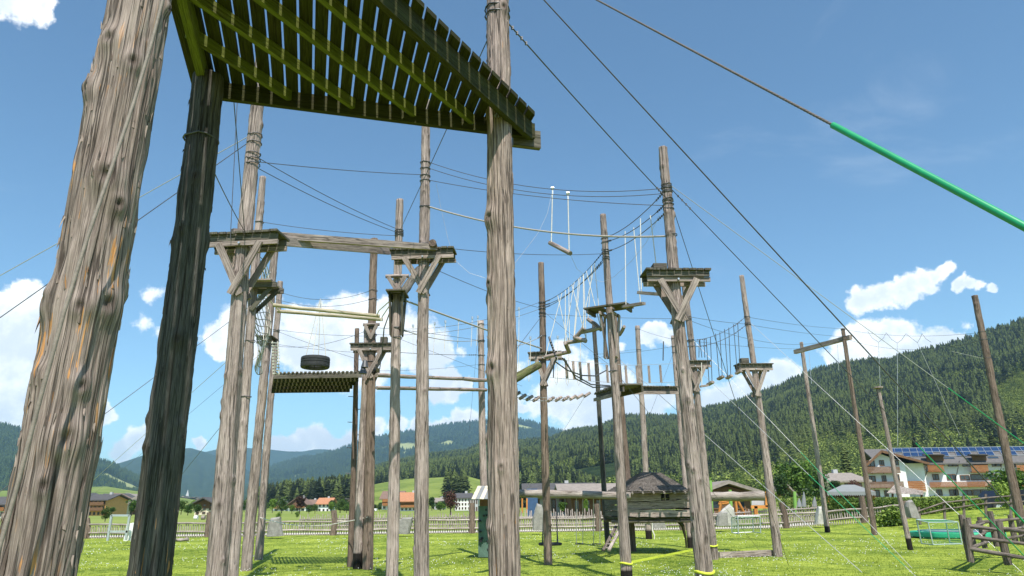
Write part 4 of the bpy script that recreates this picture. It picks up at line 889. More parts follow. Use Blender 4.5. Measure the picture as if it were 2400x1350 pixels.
stone([(622,1258),(628,1228),(634,1214),(656,1212),(655,1232),(660,1257)],40.5,'grey stone slab beside the cargo net pole foot')
stone([(2134,1212),(2128,1188),(2130,1176),(2140,1172),(2150,1188),(2160,1216)],37.5,'pointed grey stone right of the short capped pole')
stone([(1914,1228),(1918,1205),(1921,1188),(1931,1186),(1936,1228)],43,'whitish stone partly hidden by the left crossbeam pole','stonew')
# ================================================================ goals, board, trampoline
def goal(name,label,corners,Y,dp,mt,net=None,legs=True):
    (x0,y0),(x1,y1),(x2,y2),(x3,y3)=corners   # TL,TR,BR,BL
    t=empty(name,at((x2+x3)/2,(y2+y3)/2,Y)); tag(t,label,'goal'); c=[at(*q,Y) for q in corners]
    MB().tube([c[3],c[0]],.024,8).build('post',M[mt],t);MB().tube([c[2],c[1]],.024,8).build('post',M[mt],t);MB().tube([c[0],c[1]],.024,8).build('crossbar',M[mt],t)
    back=[q+[0,dp,0] for q in c]; back[0][2]=c[3][2]+.9*(c[0][2]-c[3][2])
    if net:
        back[1][2]=back[0][2]; fr=MB()
        for a,b in((c[0],back[0]),(c[1],back[1]),(back[0],back[3]),(back[1],back[2]),(back[3],c[3]),(back[2],c[2]),(back[2],back[3]),(back[0],back[1])): fr.tube([a,b],.022,6)
        fr.build('rear_frame',M[mt],t); nm=MB()
        def grid(A,B,C,D,nu,nv):
            for i in range(nu+1): f=i/nu; nm.tube([A+(B-A)*f,D+(C-D)*f],.0022,3,cap=False)
            for i in range(nv+1): f=i/nv; nm.tube([A+(D-A)*f,B+(C-B)*f],.0022,3,cap=False)
        grid(back[0],back[1],back[2],back[3],26,14);grid(c[0],back[0],back[3],c[3],10,14);grid(c[1],back[1],back[2],c[2],10,14);grid(c[0],c[1],back[1],back[0],26,8)
        nm.build('net',M[net],t)
    return t
goal('football_goal','small silver framed goal with fine green net left of lone platform pole',[(1729,1210),(1781,1210),(1783,1249),(1731,1251)],33.,1.0,'metal','green')
goal('football_goal','small rounded goal with net in front of the trampoline',[(2148,1218),(2216,1219),(2226,1272),(2160,1274)],26.,-.7,'dullm','green')
t=empty('football_goal',G(272,1266)); tag(t,'tall white metal frame standing at the fence on the left','goal')
for a,b,n_ in(((252,1268),(262,1207),'post'),((295,1266),(304,1208),'post'),((262,1208),(304,1208),'crossbar'),((257,1246),(300,1246),'crossbar')): MB().beam(at(*a,34.5),at(*b,34.5),.09,.09).build(n_,M['metal'],t)
tag(MB().poly([at(*q,35) for q in((289,1268),(297,1228),(322,1223),(318,1266))],.12,(0,1,0)).build('white_board',M['white'],None,at(303,1267,35)),'white slanted board leaning behind the white metal frame','board')
tp=empty('trampoline',G(2243,1262)); tag(tp,'round green edged trampoline low on the lawn at right','trampoline'); cc=G(2243,1256); cc[2]+=.14; Rt=1.78
m=MB(); n=48; vs=[]
for r,z in((Rt,-.14),(Rt,0),(Rt-.03,.05),(Rt-.33,.06),(Rt-.36,.03)):
    vs+=[cc+[r*math.cos(2*math.pi*k/n),r*math.sin(2*math.pi*k/n),z] for k in range(n)]
m.add(vs,[(j*n+k,j*n+(k+1)%n,(j+1)*n+(k+1)%n,(j+1)*n+k) for j in range(4) for k in range(n)],None,True); m.build('edge_pad',M['tgreen'],tp)
m=MB(); m.add([cc+[(Rt-.34)*math.cos(2*math.pi*k/n),(Rt-.34)*math.sin(2*math.pi*k/n),.035] for k in range(n)],[tuple(range(n))]); m.build('jumping_mat',M['trmp'],tp)
m=MB(); m.tube([cc+[(Rt-.33)*math.cos(2*math.pi*k/n),(Rt-.33)*math.sin(2*math.pi*k/n),.065] for k in range(n+1)],.025,6,cap=False); m.build('blue_seam',M['bluep'],tp)
# ================================================================ leaves helpers
def leaves(cs,rs,n,sz,rng,squash=1.,shell=.55):
    """leaf quads through several lobes -> V,F"""
    cs=np.array(cs,float);rs=np.array(rs,float); w=rs**2/np.sum(rs**2); k=rng.choice(len(cs),n,p=w)
    d=rng.normal(size=(n,3)); d/=np.linalg.norm(d,axis=1)[:,None]; r=(shell+(1-shell)*rng.random(n)**.6)*(1+.18*rng.normal(size=n)*.6)
    c=cs[k]+d*(rs[k]*r)[:,None]*[1,1,squash]
    nrm=d*.7+rng.normal(size=(n,3))*.6+[0,0,.35]; nrm/=np.linalg.norm(nrm,axis=1)[:,None]
    a=np.cross(nrm,rng.normal(size=(n,3))); a/=np.linalg.norm(a,axis=1)[:,None]; b=np.cross(nrm,a); s=(sz*rng.uniform(.6,1.4,n))[:,None]
    V=np.stack([c-a*s,c-b*s*.6,c+a*s,c+b*s*.6+nrm*s*.3],1).reshape(-1,3); return V,np.arange(n*4).reshape(-1,4)
def crown_mesh(kind,seed):
    rng=np.random.default_rng(seed)
    if kind=='conifer':
        V=[];Fq=[]; nl=15
        for i in range(nl):
            t=i/nl; z=.12+.88*t; R=(1-t)**.85*.26*rng.uniform(.85,1.12)+.006; nb=11 if t<.7 else 7; ph=rng.uniform(0,6)
            for k in range(nb):
                a=ph+2*math.pi*k/nb+rng.normal(0,.12); rr=R*rng.uniform(.65,1.15); w=R*.38+.006; zz=z+rng.normal(0,.008)
                c,s=math.cos(a),math.sin(a); o=len(V)
                V+=[(0,0,zz+.055),(c*rr*.6-s*w,s*rr*.6+c*w,zz-.005),(c*rr,s*rr,zz-.035*rng.uniform(.4,1.6)),(c*rr*.6+s*w,s*rr*.6-c*w,zz-.005)]; Fq.append((o,o+1,o+2,o+3))
        return np.array(V),np.array(Fq)
    n=int(rng.integers(9,13)); cs=[];rs=[]
    for i in range(n):
        a=rng.uniform(0,6.28); q=rng.uniform(0,.24); z=rng.uniform(.26,.82); cs.append((q*math.cos(a),q*math.sin(a),z)); rs.append(rng.uniform(.12,.2)*(1.15-.6*abs(z-.5)))
    return leaves(cs,rs,kind if isinstance(kind,int) else 900,.030,rng,.85,.5)
def simplemesh(name,V,Fc,mat): return rawmesh(name,np.array(V,float),np.array(Fc),mat)
PR={}
for k in range(4): PR['con%d'%k]=crown_mesh('conifer',k+10)
for k in range(3): PR['dec%d'%k]=crown_mesh(1500,k+30)
for k in range(2): PR['decfar%d'%k]=crown_mesh(170,k+50)
def trunk_mesh(h=.42,r=.022):
    m=MB().tube([(0,0,-.03),(.004,0,h*.5),(0,.004,h)],[r*1.3,r,r*.6],7)
    for k in range(5):
        a=k*1.3; m.tube([(0,0,h*.75),(.12*math.cos(a),.12*math.sin(a),h*1.35)],[r*.45,r*.15],5)
    return m
CR={}
def crownm(key,mat):
    if (key,mat) not in CR: V,Fc=PR[key]; CR[(key,mat)]=rawmesh('crown',V,Fc,M[mat])
    return CR[(key,mat)]
_tm=trunk_mesh().build('trunk',M['trunk']); TM=_tm.data; bpy.data.objects.remove(_tm)
def tree(name,loc,h,w,key,mat,label,group=None):
    r=empty(name,loc); r.scale=(h*w,h*w,h); r.rotation_euler=(0,0,random.uniform(0,6.28)); tag(r,label,'tree',group)
    c=bpy.data.objects.new('crown',crownm(key,mat)); COL.objects.link(c); c.parent=r
    t=bpy.data.objects.new('trunk',TM); COL.objects.link(t); t.parent=r; return r
def treepx(name,x,ybase,ytop,Y,w,key,mat,label,group=None):
    b=at(x,ybase,Y); t_=at(x,ytop,Y); return tree(name,(b[0],Y,b[2]),t_[2]-b[2],w,key,mat,label,group)
# ================================================================ hills
def interp(prof,x):
    xs=[p[0] for p in prof];y_=[p[1] for p in prof]; return float(np.interp(x,xs,y_))
def cfM1(P): return np.sin(P[:,0]*.0046+1.3)*np.sin(P[:,1]*.0041+.6+P[:,0]*.001)+.55*np.sin(P[:,0]*.011)*np.sin(P[:,1]*.012+1)-.62
def cfM4(P): return np.sin(P[:,0]*.0056+2)*np.sin(P[:,1]*.0061+.6+P[:,0]*.001)+.5*np.sin(P[:,0]*.013)*np.sin(P[:,1]*.011)-.50
def ridge(name,prof,Dc,Db,mat,nx=220,nt=60,zb=-2.,pw=1.15,amp=.06,seed=3,Dcf=None,cf=None):
    rng=np.random.default_rng(seed); x0,x1=prof[0][0],prof[-1][0]; X=np.linspace(x0,x1,nx); T=np.concatenate([np.linspace(0,1,nt),[1.12,1.35]])
    nn=gnoise(nt+2,nx,7,23,rng)+.5*gnoise(nt+2,nx,15,53,rng)
    P=np.zeros((nt+2,nx,3))
    for j,x in enumerate(X):
        d=ray(x,interp(prof,x)); hy=math.hypot(d[0],d[1]); dc=Dcf(x) if Dcf else Dc; zc=EYE+d[2]/hy*dc; ux,uy=d[0]/hy,d[1]/hy
        for i,t in enumerate(T):
            D=Db+(dc-Db)*t; tt=min(t,1); z=zb+(zc-zb)*tt**pw
            z+=amp*(zc-zb)*nn[i,j]*math.sin(math.pi*tt)
            if t>1: z=zc-(t-1)*(zc-zb)*.9
            P[i,j]=(ux*D,uy*D,z)
    o=gridmesh(name,P,mat,None,True); tag(o,None,None,kind='structure')
    if cf: A=o.data.attributes.new('clr','FLOAT','POINT'); A.data.foreach_set('value',np.clip((cf(P.reshape(-1,3)))*6,0,1).astype(np.float32))
    def surf(x,t):
        fj=np.clip((x-x0)/(x1-x0)*(nx-1),0,nx-1.001); fi=np.clip(t*(nt-1),0,nt-1.001); i=fi.astype(int);j=fj.astype(int); a=(fi-i)[:,None];b=(fj-j)[:,None]
        return P[i,j]*(1-a)*(1-b)+P[i+1,j]*a*(1-b)+P[i,j+1]*(1-a)*b+P[i+1,j+1]*a*b
    return o,surf
def hillmat(name,dark,light,clear,cs=.002,cth=.62,ts=.05):
    m,t,p,o=newmat(name); g=t.new('ShaderNodeNewGeometry'); P=g.outputs['Position']
    a=t.noise(P,ts,4,.7); b=t.noise(P,cs,4,.6); c=t.noise(P,cs*5,3,.6)
    col=t.mix(t.ramp(a,.38,.62),dark,light); col=t.mix(t.ramp(t.math('MULTIPLY_ADD',c,.25,t.math('MULTIPLY',b,.75)),cth,cth+.03),col,clear)
    ca=t.new('ShaderNodeAttribute',attribute_name='clr'); col=t.mix(ca.outputs['Fac'],col,(.27,.29,.12)); setp(t,p,col,.95,.05,a,1.,6.); return m
M['forestfloor']=hillmat('forest_floor',(.012,.022,.008),(.03,.045,.015),(.03,.045,.015),.002,.9)
M['meadowhill']=hillmat('meadow_slope',(.115,.16,.035),(.19,.23,.055),(.24,.26,.08),.004,.6,.02)
M['mtn']=hillmat('mountain_forest',(.012,.026,.012),(.035,.055,.022),(.22,.24,.10),.0011,.75,.022)
M['mtnfar']=hillmat('far_mountain',(.018,.032,.018),(.03,.045,.022),(.05,.07,.03),.0008,.66,.015)
prRH=[(560,1186),(640,1178),(700,1168),(760,1150),(800,1138),(850,1116),(900,1100),(1000,1078),(1090,1070),(1121,1056),(1210,1048),(1291,1040),(1341,1020),(1397,1016),(1440,998),(1470,988),(1515,988),(1588,990),(1648,974),(1720,958),(1806,928),(1869,897),(1909,886),(1962,874),(2041,861),(2087,864),(2119,852),(2181,839),(2234,827),(2290,808),(2400,772),(2520,735),(2700,690)]
def dcf(x): return 2100-900*sst((x-700)/1700)+0
rh,sRH=ridge('forest_hill',[(a_,b_-5) for a_,b_ in prRH],1500,380,M['forestfloor'],260,60,-2,1.1,.05,5,dcf)
prM1=[(470,1178),(540,1160),(600,1128),(640,1096),(690,1082),(740,1070),(787,1058),(838,1041),(881,1028),(907,1024),(938,1019),(1006,1005),(1081,994),(1119,992),(1160,986),(1212,987),(1240,991),(1267,1000),(1288,1007),(1321,1015),(1400,1035),(1500,1060),(1700,1100)]
m1,sM1=ridge('mountain',prM1,5200,2300,M['mtn'],260,90,-5,1.1,.10,8,cf=cfM1)
prM4=[(-500,905),(-300,940),(-120,975),(0,1003),(33,1008),(55,1018),(120,1042),(217,1080),(253,1090),(283,1105),(307,1119),(333,1129),(370,1152),(430,1176),(470,1186)]
m4,sM4=ridge('mountain',prM4,3400,1700,M['mtn'],200,70,-5,1.1,.10,9,cf=cfM4)
prM3=[(120,1125),(200,1102),(257,1093),(277,1086),(297,1080),(333,1068),(380,1056),(430,1051),(447,1050),(483,1060),(520,1072),(560,1090),(620,1125),(680,1165),(720,1182)]
m3,sM3=ridge('mountain',prM3,5800,3600,M['mtnfar'],140,40,-5,1.1,.09,10)
prM2=[(240,1110),(300,1095),(420,1070),(487,1058),(513,1052),(560,1049),(583,1050),(637,1054),(673,1058),(711,1058),(738,1053),(764,1053),(787,1057),(830,1060),(900,1075),(1000,1095),(1100,1130)]
m2,sM2=ridge('mountain',prM2,7600,6300,M['mtnfar'],120,30,-5,1.1,.05,11)
# meadow tongues at the foot of the forest hill
prG=[(590,1186),(640,1180),(680,1172),(760,1163),(800,1152),(850,1141),(905,1130),(960,1122),(1010,1120),(1060,1117),(1095,1116),(1140,1128),(1180,1128),(1230,1124),(1280,1118),(1330,1130),(1400,1160),(1460,1182)]
mg,sMG=ridge('meadow_hill',prG,640,360,M['meadowhill'],120,30,-1.,1.0,.03,12)
prL=[(-400,1135),(-100,1148),(0,1150),(100,1150),(180,1142),(250,1140),(310,1150),(370,1158),(420,1166),(460,1172),(520,1184)]
ml,sML=ridge('meadow_hill',prL,1500,650,M['meadowhill'],100,24,-2,1.0,.05,13)
# ---------------------------------------------------------------- forest scatter (geometry nodes, stuff)
protos={}
def protocol(cname,keys,mat):
    c=bpy.data.collections.new(cname)
    for k in keys:
        V,Fc=PR[k]; o=bpy.data.objects.new('proto_'+k,rawmesh('proto_'+k,V,Fc,M[mat])); c.objects.link(o)
    return c
cc1=protocol('conifer_protos',['con0','con1','con2','con3'],'conif'); cc2=protocol('broadleaf_protos',['decfar0','decfar1'],'decid'); cc3=protocol('far_conifer_protos',['con0','con2'],'conif2')
def scatter(name,pts,scl,coll,label,wd=1.):
    me=bpy.data.meshes.new(name); me.vertices.add(len(pts)); me.vertices.foreach_set('co',np.asarray(pts,np.float32).ravel())
    a=me.attributes.new('scl','FLOAT_VECTOR','POINT'); sv=np.stack([scl*wd,scl*wd,scl],-1)*np.stack([RNG.uniform(.65,1.35,len(pts))]*2+[np.ones(len(pts))],-1); a.data.foreach_set('vector',sv.astype(np.float32).ravel())
    a=me.attributes.new('rz','FLOAT_VECTOR','POINT'); rv=np.zeros((len(pts),3)); rv[:,2]=RNG.uniform(0,6.28,len(pts)); a.data.foreach_set('vector',rv.astype(np.float32).ravel())
    o=bpy.data.objects.new(name,me); COL.objects.link(o); tag(o,label,'forest',kind='stuff')
    g=bpy.data.node_groups.new(name,'GeometryNodeTree'); g.interface.new_socket('Geometry',in_out='INPUT',socket_type='NodeSocketGeometry'); g.interface.new_socket('Geometry',in_out='OUTPUT',socket_type='NodeSocketGeometry')
    N=g.nodes; i=N.new('NodeGroupInput');ou=N.new('NodeGroupOutput'); ip=N.new('GeometryNodeInstanceOnPoints'); ci=N.new('GeometryNodeCollectionInfo'); ci.inputs[0].default_value=coll; ci.inputs[1].default_value=True; ci.inputs[2].default_value=True
    s=N.new('GeometryNodeInputNamedAttribute'); s.data_type='FLOAT_VECTOR'; s.inputs[0].default_value='scl'; r=N.new('GeometryNodeInputNamedAttribute'); r.data_type='FLOAT_VECTOR'; r.inputs[0].default_value='rz'
    l=g.links; l.new(i.outputs[0],ip.inputs['Points']); l.new(ci.outputs[0],ip.inputs['Instance']); ip.inputs['Pick Instance'].default_value=True
    l.new(s.outputs[0],ip.inputs['Scale']); l.new(r.outputs[0],ip.inputs['Rotation']); l.new(ip.outputs[0],ou.inputs[0])
    md=o.modifiers.new('scatter','NODES'); md.node_group=g; return o
def px_of(P):
    v=P-CAM; w=v@FW; return 1200+F*(v@RT)/w, 675-F*(v@UP)/w
def sample(surf,x0,x1,n,t0=0.,t1=1.,bias=1.):
    x=RNG.uniform(x0,x1,n); t=t0+(t1-t0)*RNG.random(n)**bias; return surf(x,t),x,t
def inpoly(x,y,poly):
    c=np.zeros(len(x),bool); n=len(poly)
    for i in range(n):
        (xa,ya),(xb,yb)=poly[i],poly[(i+1)%n]; m=((ya>y)!=(yb>y))&(x<(xb-xa)*(y-ya)/(yb-ya+1e-9)+xa); c^=m
    return c
P1,x1,t1=sample(sRH,580,2700,125000,.0,1.,.8)
qx,qy=px_of(P1); clr=inpoly(qx,qy,[(2300,935),(2345,905),(2410,868),(2800,840),(2800,960),(2400,1010)])
nz=np.array([0.]); mixn=np.sin(P1[:,0]*.011+2)*np.sin(P1[:,1]*.009+P1[:,0]*.004)+.5*np.sin(P1[:,0]*.031)*np.sin(P1[:,1]*.027)+RNG.normal(0,.35,len(P1))
decz=(mixn+.9*(1-t1/.30)*(t1<.30)>.52); con=~decz
hd=np.hypot(P1[:,0],P1[:,1]); ok=~((x1<1470)&(hd<720)); P1=P1[ok];clr=clr[ok];decz=decz[ok];con=con[ok]
k1=con&~clr; s=7.5+11*RNG.random(k1.sum())**1.4; scatter('forest',P1[k1],s,cc1,'dense dark spruce forest covering the whole right hillside',1.05)
k2=decz&~clr&(RNG.random(len(P1))<.45); scatter('forest',P1[k2]-[0,0,2],RNG.uniform(7,15,k2.sum()),cc2,'lighter broadleaf trees mixed into the right hillside forest',1.25)
k3=clr&(RNG.random(len(P1))<.5); scatter('shrubs',P1[k3]-[0,0,2],RNG.uniform(5,8,k3.sum()),cc2,'pale green shrubs in the forest clearing at the right edge',1.6)
P2,x2,t2=sample(sM1,560,1600,26000,.0,1.,.9)
c2_=np.sin(P2[:,0]*.0026+1)*np.sin(P2[:,1]*.0031+.6)+.5*np.sin(P2[:,0]*.009)*np.sin(P2[:,1]*.008)
P2=P2[cfM1(P2)<0]; scatter('forest',P2,RNG.uniform(22,38,len(P2)),cc3,'blue green conifer forest on the broad middle mountain',1.1)
P3,x3,t3=sample(sM4,-300,460,15000,.0,1.,.9)
c3_=np.sin(P3[:,0]*.0046+2)*np.sin(P3[:,1]*.0051+.6)+.5*np.sin(P3[:,0]*.013)*np.sin(P3[:,1]*.011)
P3=P3[cfM4(P3)<0]; scatter('forest',P3,RNG.uniform(18,30,len(P3)),cc3,'blue green conifer forest on the left mountain',1.15)
# meadow foot woods: a dark belt right of the meadow and hedgerows
P4,x4,t4=sample(sMG,600,1420,2600,.0,1.,1.)
qx,qy=px_of(P4); k=inpoly(qx,qy,[(590,1190),(640,1178),(700,1166),(760,1158),(800,1160),(840,1176),(870,1190)])|inpoly(qx,qy,[(1195,1190),(1200,1165),(1225,1150),(1260,1140),(1300,1128),(1340,1120),(1480,1190)])|inpoly(qx,qy,[(1040,1165),(1060,1150),(1100,1150),(1095,1166)])
P4=P4[k]; P4=P4[RNG.random(len(P4))<.8]; scatter('wood',P4,RNG.uniform(9,17,len(P4)),cc1,'dark conifer copses at the foot of the green meadow slope',1.2)
P6,x6,t6=sample(sRH,1420,2600,1500,0.,.03); P6=P6-[0,0,1]; scatter('wood',P6,RNG.uniform(11,19,len(P6)),cc2,'light green broadleaf belt along the bottom of the right hillside',1.35)
# ================================================================ buildings
def house(x0,x1,yb,ye,yr,Y,label,wall='white',wall2='brownw',roof='roofb',axis='y',dp=10.,win=3,fl=2,over=.9,balc=True,chim=True,name='house'):
    """x0..x1 px of the front, yb base, ye eave, yr ridge (px), front plane at Y. axis 'y': gable faces camera; 'x': roof slope faces camera"""
    zb=at((x0+x1)/2,yb,Y)[2]-.3; ze=at((x0+x1)/2,ye,Y)[2]; zr=at((x0+x1)/2,yr,Y)[2]; xa=at(x0,yb,Y)[0];xb=at(x1,yb,Y)[0]; xm=(xa+xb)/2; h=ze-zb
    t=empty(name,(xm,Y+dp/2,zb)); tag(t,label,'house' if name=='house' else name.replace('_',' '))
    m=MB(); zs=zb+h*(.55 if wall2 else 1.)
    def shell(z0,z1,mi,gable):
        vs=[(xa,Y,z0),(xb,Y,z0),(xb,Y+dp,z0),(xa,Y+dp,z0),(xa,Y,z1),(xb,Y,z1),(xb,Y+dp,z1),(xa,Y+dp,z1)]
        m.add(vs,[(0,1,5,4),(1,2,6,5),(2,3,7,6),(3,0,4,7)],None,False,mi)
        if gable:
            if axis=='y': m.add([(xa,Y,z1),(xb,Y,z1),(xm,Y,zr-.2),(xa,Y+dp,z1),(xb,Y+dp,z1),(xm,Y+dp,zr-.2)],[(0,1,2),(4,3,5)],None,False,mi)
            else: m.add([(xa,Y,z1),(xa,Y+dp,z1),(xa,Y+dp/2,zr-.2),(xb,Y,z1),(xb,Y+dp,z1),(xb,Y+dp/2,zr-.2)],[(1,0,2),(3,4,5)],None,False,mi)
    shell(zb,zs,0,False); 
    if wall2: shell(zs,ze,1,True)
    else: shell(zs-.01,ze,0,True)
    m.build('wall',[M[wall],M[wall2 or wall]],t)
    r=MB(); th=.28
    if axis=='y':
        sl=(zr-ze)/((xb-xa)/2); 
        for e,xe in((-1,xa-over),(1,xb+over)):
            A=np.array([xe,Y-over,ze-over*sl]);B=np.array([xm,Y-over,zr]);C_=B+[0,dp+2*over,0];D=A+[0,dp+2*over,0]; r.poly([A,B,C_,D] if e<0 else [B,A,D,C_],th,(0,0,1))
    else:
        sl=(zr-ze)/(dp/2)
        for e in(-1,1):
            ye_=Y-over if e<0 else Y+dp+over; A=np.array([xa-over,ye_,ze-over*sl]);B=np.array([xb+over,ye_,ze-over*sl]);C_=np.array([xb+over,Y+dp/2,zr]);D=np.array([xa-over,Y+dp/2,zr]); r.poly([A,B,C_,D],th,(0,0,1))
    rf=r.build('roof',M[roof],t)
    if chim: k_=.45 if Y<100 else .75; MB().box((xm+(xb-xa)*.15,Y+dp*.5,zr+.1),(k_,k_,k_*2)).build('chimney',M['greyw'],rf)
    W=xb-xa
    for f in range(fl):
        z=zb+h*(f+.55)/fl
        for k in range(win):
            x=xa+W*(k+.5)/win; ww=min(1.5,W/win*.45); hh=min(1.3,h/fl*.5)
            w=MB(); 
            for dx,dz,sx,sz in((0,hh/2,ww+.12,.1),(0,-hh/2,ww+.12,.1),(-ww/2,0,.1,hh-.1),(ww/2,0,.1,hh-.1)): w.box((x+dx,Y-.03,z+dz),(sx,.09,sz))
            wo=w.build('window',M['brownw'],t); MB().box((x,Y-.005,z),(ww,.05,hh)).build('pane',M['glass'],wo)
        if balc and f>0:
            zz=zb+h*f/fl+.55; b=MB().box((xm,Y-.95,zz),(W*.92,.08,.85)); b.box((xm,Y-.5,zz-.45),(W*.92,.95,.12)); b.build('balcony',M['balcony' if wall2 else 'brownw'],t)
    return t
house(895,938,1192,1168,1152,250,'brown roofed chalet left of the slim box pole with white stair bay','white','brownw','roofb','x',11,4,3,name='house')
house(938,975,1196,1172,1155,240,'large chalet with bright orange red roof between slim box pole and right beam pole','white','brownw','roofr','x',12,4,3,over=1.6)
house(676,716,1198,1181,1166,330,'small brown chalet left of the round fence post','white','brownw','roofb','y',10,3,2)
house(744,772,1200,1180,1168,300,'white house with orange roof seen left of the fence post','white',None,'roofr','x',9,3,2,balc=False)
house(714,740,1198,1184,1172,340,'wide brown roofed chalet behind the copper tree','cream','brownw','roofb','x',9,3,2)
house(640,668,1198,1184,1174,360,'small white chalet with dark roof between trees','white','brownw','roofd','y',9,2,2)
house(808,838,1198,1180,1170,320,'brown chalet hidden by trees left of the pegged pole','cream','brownw','roofb','y',10,2,2)
house(893,930,1170,1160,1148,520,'grey barn high on the meadow behind the brown roofed chalet','brownw',None,'roofg','x',12,2,1,balc=False,chim=False)
house(1018,1040,1192,1176,1168,290,'grey low house right of right beam pole','greyw',None,'roofg','x',9,2,2,balc=False)
house(1066,1102,1194,1168,1157,220,'modern white building with grey roof left of the awning','white',None,'roofd','x',12,5,3,balc=False,over=.4)
house(1098,1120,1200,1168,1160,200,'pale glass fronted building touching the climbing wall','greyw',None,'roofd','x',9,4,2,balc=False,over=.3)
house(195,245,1208,1172,1160,215,'orange rendered hotel with balconies beside the huge left pole','ochre',None,'roofd','x',12,5,3)
house(240,285,1206,1188,1174,235,'cream house with pale brown roof right of the orange hotel','cream',None,'roofg','x',10,4,2,balc=False)
house(285,310,1204,1190,1178,240,'small dark timber chalet right of the cream house','brownw',None,'roofb','y',9,3,2,balc=False)
house(-60,14,1212,1182,1166,190,'house with dark roof at the far left edge','white','brownw','roofd','x',10,4,2)
house(455,500,1204,1180,1168,170,'glass gabled dark timber lodge right of the dark deck pole','cream','brownw','roofd','y',14,3,3,over=1.4,balc=False,chim=False)
house(318,345,1208,1184,1172,200,'dark timber house half hidden by dark deck pole','brownw',None,'roofd','y',10,2,2,balc=False)
# church + far village
ch=empty('church',at(437,1176,1900)); tag(ch,'tiny white church with needle spire in the far valley','church'); c=at(437,1178,1900); hz=at(437,1163,1900)[2]
MB().box((c[0],1900,(c[2]+hz)/2),(7,7,hz-c[2])).build('tower',M['white'],ch); MB().tube([(c[0],1900,hz),(c[0],1900,hz+16)],[4.5,.2],8).build('spire',M['greyw'],ch); MB().box((c[0]+14,1900,c[2]+5),(24,10,10)).build('nave',M['white'],ch)
n=0
base=None
def farhouse(x,y,Y,lab,wallm,roofm):
    c=at(x,y,Y); w=RNG.uniform(9,15);h=RNG.uniform(5,8); t=empty('house',c); tag(t,lab,'house','tiny houses of the far village')
    MB().box((c[0],Y,c[2]+h/2-1),(w,9,h+2)).build('wall',M[wallm],t); MB().poly([(c[0]-w/2-1,Y-6,c[2]+h),(c[0]+w/2+1,Y-6,c[2]+h),(c[0],Y-6,c[2]+h+3.4)],13,(0,1,0)).build('roof',M[roofm],t)
rr=np.random.default_rng(5)
lb='tiny distant village house on the valley floor below the left mountains'
for i in range(70):
    x=rr.uniform(205,335) if i<54 else rr.uniform(425,480); f=rr.random(); farhouse(x,1176+f*18 if i<54 else 1173+f*9,1000-500*f if i<54 else 1500,lb,rr.choice(['white','cream','greyw','white']),rr.choice(['roofd','roofb','roofg','roofd']))
# long low building behind the swings
house(1250,1385,1210,1158,1135,82,'long low building with dark roof and brown gable behind the swings','greyw',None,'roofd','x',10,7,1,balc=False,over=1.2)
house(1340,1442,1210,1160,1137,74,'timber pavilion with brown roof left of the play hut','brownw',None,'roofg','x',9,4,1,balc=False,over=1.3,chim=False,name='pavilion')
house(1655,1762,1200,1152,1134,62,'open timber shelter with shallow gable right of the hut','brownw',None,'roofg','y',8,2,1,balc=False,over=.9,chim=False,name='shelter')
house(1822,1848,1160,1146,1131,95,'small dark hut gable among trees left of the light green tree','brownw',None,'roofg','y',5,1,1,balc=False,chim=False,name='shed')
house(1948,2028,1148,1128,1109,120,'house with large pale brown roof behind the grey canopy','cream',None,'roofg','x',12,3,1,balc=False)
# blue slide building piece and small posts behind the swings
tag(MB().box(at(1247,1180,60),(.9,.6,2.3)).build('blue_kiosk',M['bluep'],None,at(1247,1200,60)),'blue playhouse panel behind the standing stone','panel')
for x,lab in((1224,'left'),(1235,'right')):
    tag(MB().beam(at(x,1202,58),at(x,1168,58),.12,.12).build('timber_post',M['orange'],None,at(x,1202,58)),f'{lab} orange post of the playground right of the central pole','post')
# orange swing frame + notice board
of=empty('climbing_structure',at(1715,1206,52)); tag(of,'orange wooden playground frame behind the white granite stone','play frame')
for a,b in(((1727,1205),(1724,1172)),((1746,1206),(1729,1174)),((1686,1205),(1690,1173)),((1686,1178),(1728,1172)),((1684,1182),(1712,1178))): MB().tube([at(*a,52),at(*b,52)],.10,8).build('frame_log',M['orange'],of)
nb=empty('notice_board',at(1777,1206,50)); tag(nb,'orange framed grey notice board on posts left of lone platform pole','notice board')
MB().poly([at(*q,50) for q in((1762,1184),(1794,1184),(1794,1160),(1762,1160))],.1,(0,1,0)).build('panel',M['greyw'],nb)
for a,b,w in(((1760,1188),(1800,1188),.2),((1760,1156),(1800,1155),.15),((1772,1206),(1771,1186),.22),((1796,1188),(1796,1156),.15)): MB().beam(at(*a,49.8),at(*b,49.8),w,.12,up=(0,1,0)).build('frame',M['orange'],nb)
for x,y0,lab in((1665,1126,'left light green pole behind the swing beam'),(1711,1148,'short light green pole before the shelter'),(1862,1152,'light green pole left of the closed parasols')): tag(MB().tube([at(x+3,1205,51),at(x,y0,51)],[.13,.11],9).build('green_pole',M['gpole'],None,at(x+3,1205,51)),lab,'pole')
# closed parasols
for i,(x,y0,y1,Y) in enumerate(((1873,1168,1188,60),(1884,1153,1188,61),(1909,1164,1188,60))):
    t=empty('closed_parasol',at(x,y1+10,Y)); tag(t,['short folded grey parasol, leftmost of three','tall folded grey parasol, middle of three','folded grey parasol, rightmost of three'][i],'parasol','folded parasols on the terrace')
    MB().tube([at(x,y1+8,Y),at(x,y0,Y)],.03,6).build('pole',M['metal'],t); MB().tube([at(x,y1,Y),at(x,(y0+y1)/2,Y),at(x,y0,Y)],[.22,.16,.03],8).build('canopy',M['canvas'],t)
